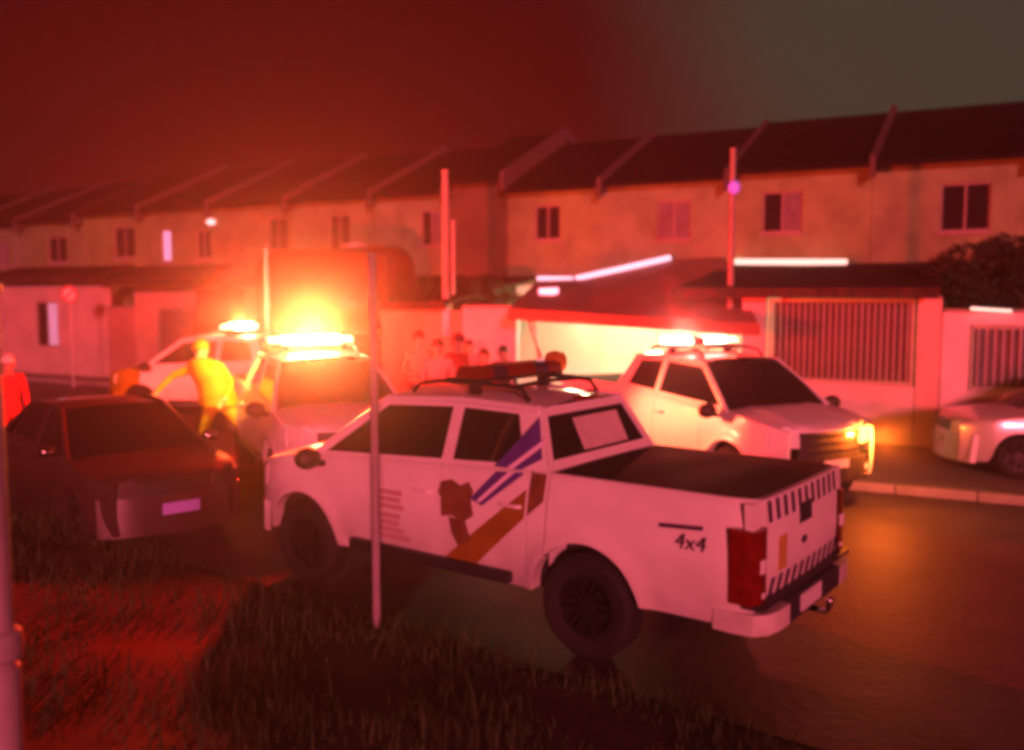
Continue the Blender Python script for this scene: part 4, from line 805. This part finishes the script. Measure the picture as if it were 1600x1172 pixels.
# ------------------------------------------------------------------ people
def person(lab, loc, rz, J, cloth, hair='hair', hat=None, extra=None, group=None, sc=1):
    """J overrides joints (x to the figure's left, y to its back, z up); cloth maps body zones to materials"""
    j = dict(pel=(0,0,.95), spi=(0,.01,1.14), che=(0,0,1.34), neck=(0,.01,1.48), chin=(0,-.02,1.55), head=(0,-.02,1.64), top=(0,-.01,1.74),
        ls=(.19,.01,1.42), le=(.25,.03,1.14), lh=(.25,-.05,.90), lf=(.25,-.07,.80), rs=(-.19,.01,1.42), re=(-.25,.03,1.14), rh=(-.25,-.05,.90), rf=(-.25,-.07,.80),
        lhip=(.10,0,.90), lk=(.11,-.02,.50), la=(.11,.03,.09), lt=(.12,-.15,.035), rhip=(-.10,0,.90), rk=(-.11,-.02,.50), ra=(-.11,.03,.09), rt=(-.12,-.15,.035)); j.update(J)
    rad = dict(pel=(.165,.12),spi=(.15,.11),che=(.18,.125),neck=.062,chin=(.072,.08),head=(.088,.105),top=(.055,.07),ls=.075,le=.05,lh=.036,lf=.038,rs=.075,re=.05,rh=.036,rf=.038,
        lhip=.10,lk=.068,la=.047,lt=.042,rhip=.10,rk=.068,ra=.047,rt=.042)
    E_ = [('pel','spi','top'),('spi','che','top'),('che','neck','top'),('neck','chin','skin'),('chin','head','skin'),('head','top','skin'),('che','ls','top'),('ls','le','top'),('le','lh','sleeve'),('lh','lf','skin'),
        ('che','rs','top'),('rs','re','top'),('re','rh','sleeve'),('rh','rf','skin'),('pel','lhip','leg'),('lhip','lk','leg'),('lk','la','leg'),('la','lt','shoe'),('pel','rhip','leg'),('rhip','rk','leg'),('rk','ra','leg'),('ra','rt','shoe')]
    R = thing('person', lab, 'person', loc, rz, group); ks = list(j); me = bpy.data.meshes.new('body')
    me.from_pydata([j[k] for k in ks], [(ks.index(a), ks.index(b)) for a, b, _ in E_], [])
    o_ = bpy.data.objects.new('body', me); C.objects.link(o_); md = o_.modifiers.new('skin', 'SKIN'); md.use_smooth_shade = True
    for i, k in enumerate(ks):
        r = rad[k]; me.skin_vertices[0].data[i].radius = r if isinstance(r, tuple) else (r, r)
        me.skin_vertices[0].data[i].use_root = (k == 'pel')
    sb = o_.modifiers.new('sub', 'SUBSURF'); sb.levels = 2; sb.render_levels = 2
    bpy.context.view_layer.update(); dg = bpy.context.evaluated_depsgraph_get(); m2 = bpy.data.meshes.new_from_object(o_.evaluated_get(dg)); o_.modifiers.clear(); o_.data = m2
    m2.materials.clear(); zs = {'top':0,'sleeve':1,'skin':2,'leg':3,'shoe':4}
    for z in ('top','sleeve','skin','leg','shoe'): m2.materials.append(cloth.get(z) or (M['skin'] if z in ('skin','sleeve') else M['shoe'] if z == 'shoe' else cloth['top']))
    for p_ in m2.polygons:
        best = None
        for a, b, z in E_:
            A, B_ = Vector(j[a]), Vector(j[b]); d = B_-A; t = max(0, min(1, (p_.center-A).dot(d)/d.length_squared)); dd = (p_.center-(A+d*t)).length
            if best is None or dd < best[0]: best = (dd, z)
        p_.material_index = zs[best[1]]; p_.use_smooth = True
    o_.parent = R
    hd, up = Vector(j['head']), (Vector(j['top'])-Vector(j['chin'])).normalized()
    q = MB(); q.ball(tuple(hd+Vector((0,-.105,-.01))), .016,.022,.026, 8, 5)
    for s_ in (-1,1):
        q.ball(tuple(hd+Vector((s_*.092,.01,-.01))), .014,.026,.034, 8, 5)
    q.build('nose_and_ears', M['skin'], R)
    for s_ in (-1,1):
        q = MB(); q.ball(tuple(hd+Vector((s_*.034,-.088,.02))), .014,.010,.009, 8, 5); q.build('eye', M['shoe'], R)
    for h_ in ('lf','rf'):
        q = MB(); p_ = Vector(j[h_]); d = (p_-Vector(j[h_[0]+'h'])).normalized(); sd = d.orthogonal().normalized()
        for f_ in range(4):
            b0 = p_+sd*(.026*(f_-1.5)*.8); q.tube([b0-d*.02, b0+d*(.04), b0+d*(.06+.01*(f_ in (1,2)))+Vector((0,-.015,0)), b0+d*(.075+.012*(f_ in (1,2)))+Vector((0,-.03,0))], [.010,.0095,.009,.006], 6)
        q.tube([p_+sd*.03-d*.03, p_+sd*.055+d*.01, p_+sd*.05+d*.035], [.011,.010,.007], 6); q.build('fingers', M['skin'], R)
    if hair:
        q = MB(); c_ = hd+up*.02+Vector((0,.018,0)); q.grid(lambda u, v: (c_.x+.098*math.cos(u)*math.sin(v), c_.y+.112*math.sin(u)*math.sin(v)-.012*math.cos(v), c_.z+.125*math.cos(v)*(1 if math.cos(v) > 0 else .9)),
            [2*math.pi*i/18 for i in range(19)], [.02+1.45*i/7 for i in range(8)])
        q.grid(lambda u, v: (c_.x+.099*math.cos(u), c_.y+.112*math.sin(u), c_.z+.02-.10*v), [math.pi*(.08+.84*i/10) for i in range(11)], [0,.5,1]); q.build('hair', M[hair], R)
    if hat:
        q = MB(); c_ = hd+up*.035
        q.grid(lambda u, v: (c_.x+.108*math.cos(u)*math.sin(v), c_.y+.124*math.sin(u)*math.sin(v), c_.z+.12*math.cos(v)), [2*math.pi*i/18 for i in range(19)], [.02+1.55*i/6 for i in range(7)])
        q.grid(lambda u, k_: (c_.x+.105*math.cos(u)*(1+.0*k_), c_.y-.12*math.sin(u)-.10*k_*math.sin(u), c_.z+.0-.015*k_), [math.pi*i/10 for i in range(11)], [0,1]); q.build('cap', M[hat], R)
    if extra: extra(R)
    R.scale = (sc,)*3
    return R
# person in the yellow raincoat: leaning, wide stance, one arm out to the picture's left
def coat(R):
    q = MB(); prof = [(.20,.15,0,.86),(.19,.14,-.02,1.0),(.18,.13,-.06,1.15),(.20,.14,-.13,1.32),(.15,.12,-.20,1.45),(.08,.08,-.21,1.50)]
    q.grid(lambda i, u: (prof[i][2]+prof[i][0]*1.28*math.cos(u)+.012*math.sin(u*7), .0+prof[i][1]*1.28*math.sin(u), prof[i][3]), range(6), [2*math.pi*k/28 for k in range(29)]); q.build('coat', M['yellow'], R)
    for z, c_ in ((.98,-.015),(1.24,-.095)):
        q = MB(); q.grid(lambda v, u: (c_+.26*math.cos(u), .19*math.sin(u), z+.05*v), [0,1], [2*math.pi*k/28 for k in range(29)]); q.build('reflective_band', M['yellow'], R)
yl = dict(top=M['yellow'], sleeve=M['yellow'], leg=M['yellow'])
person('person in a yellow raincoat striding with one arm bent outward', (-4.58, 14.4, 0), 0,
    dict(pel=(0,0,.90), spi=(-.06,0,1.08), che=(-.16,-.02,1.30), neck=(-.20,-.03,1.45), chin=(-.20,-.06,1.53), head=(-.20,-.07,1.62), top=(-.20,-.05,1.73),
        ls=(.02,0,1.40), le=(.20,-.04,1.16), lh=(.16,-.20,.98), lf=(.13,-.26,.92), rs=(-.36,0,1.36), re=(-.62,-.02,1.26), rh=(-.80,-.10,1.06), rf=(-.84,-.14,.98),
        lhip=(.11,0,.86), lk=(.34,-.06,.50), la=(.56,.02,.09), lt=(.62,-.15,.035), rhip=(-.11,0,.86), rk=(-.22,-.04,.46), ra=(-.30,.05,.09), rt=(-.34,-.13,.035)), yl, hair=None, hat='yellow', extra=coat, sc=1.14)
def at_ground(px, d): return ((px-800)*d/F, d, .112 if on_pavement((px-800)*d/F, d) else 0)
G1 = 'bystanders behind the parked police pickup'
person('bystander in a long sleeved tan top closest to the red tanker', at_ground(655,16.4), .3, dict(rh=(-.10,-.22,1.12), rf=(-.05,-.28,1.16)), dict(top=M['khaki'], sleeve=M['khaki'], leg=M['darkcloth']), group=G1, sc=1.16)
person('bystander in a grey shirt in front of the utility pole', at_ground(684,15.7), -.2, dict(lh=(.12,-.24,1.05), lf=(.06,-.30,1.1)), dict(top=M['greycloth'], leg=M['darkcloth']), group=G1, sc=1.10)
person('bystander in a red top with a dark cap right of the utility pole', at_ground(714,16.2), .9, dict(), dict(top=M['redcloth'], leg=M['greycloth']), hat='darkcloth', hair='hair', group=G1, sc=1.14)
person('bystander with arms crossed left of the carport', at_ground(733,19.2), .1, dict(lh=(-.08,-.20,1.18), lf=(-.14,-.2,1.2), rh=(.08,-.22,1.14), rf=(.14,-.2,1.16)), dict(top=M['greycloth'], leg=M['darkcloth']), group=G1)
person('person with dark hair against the pale lilac wall, left of two', at_ground(757,16.0), -.8, dict(), dict(top=M['redcloth'], sleeve=M['redcloth'], leg=M['darkcloth']), group=G1)
person('person in dark clothes against the pale lilac wall, right of two', at_ground(786,16.9), .4, dict(), dict(top=M['darkcloth'], sleeve=M['darkcloth'], leg=M['darkcloth']), group=G1)
person('person in a red jacket and pale cap at the left frame edge', (-7.7, 14.1, 0), .7, dict(), dict(top=M['redcloth'], sleeve=M['redcloth'], leg=M['redcloth']), hat='palecap')
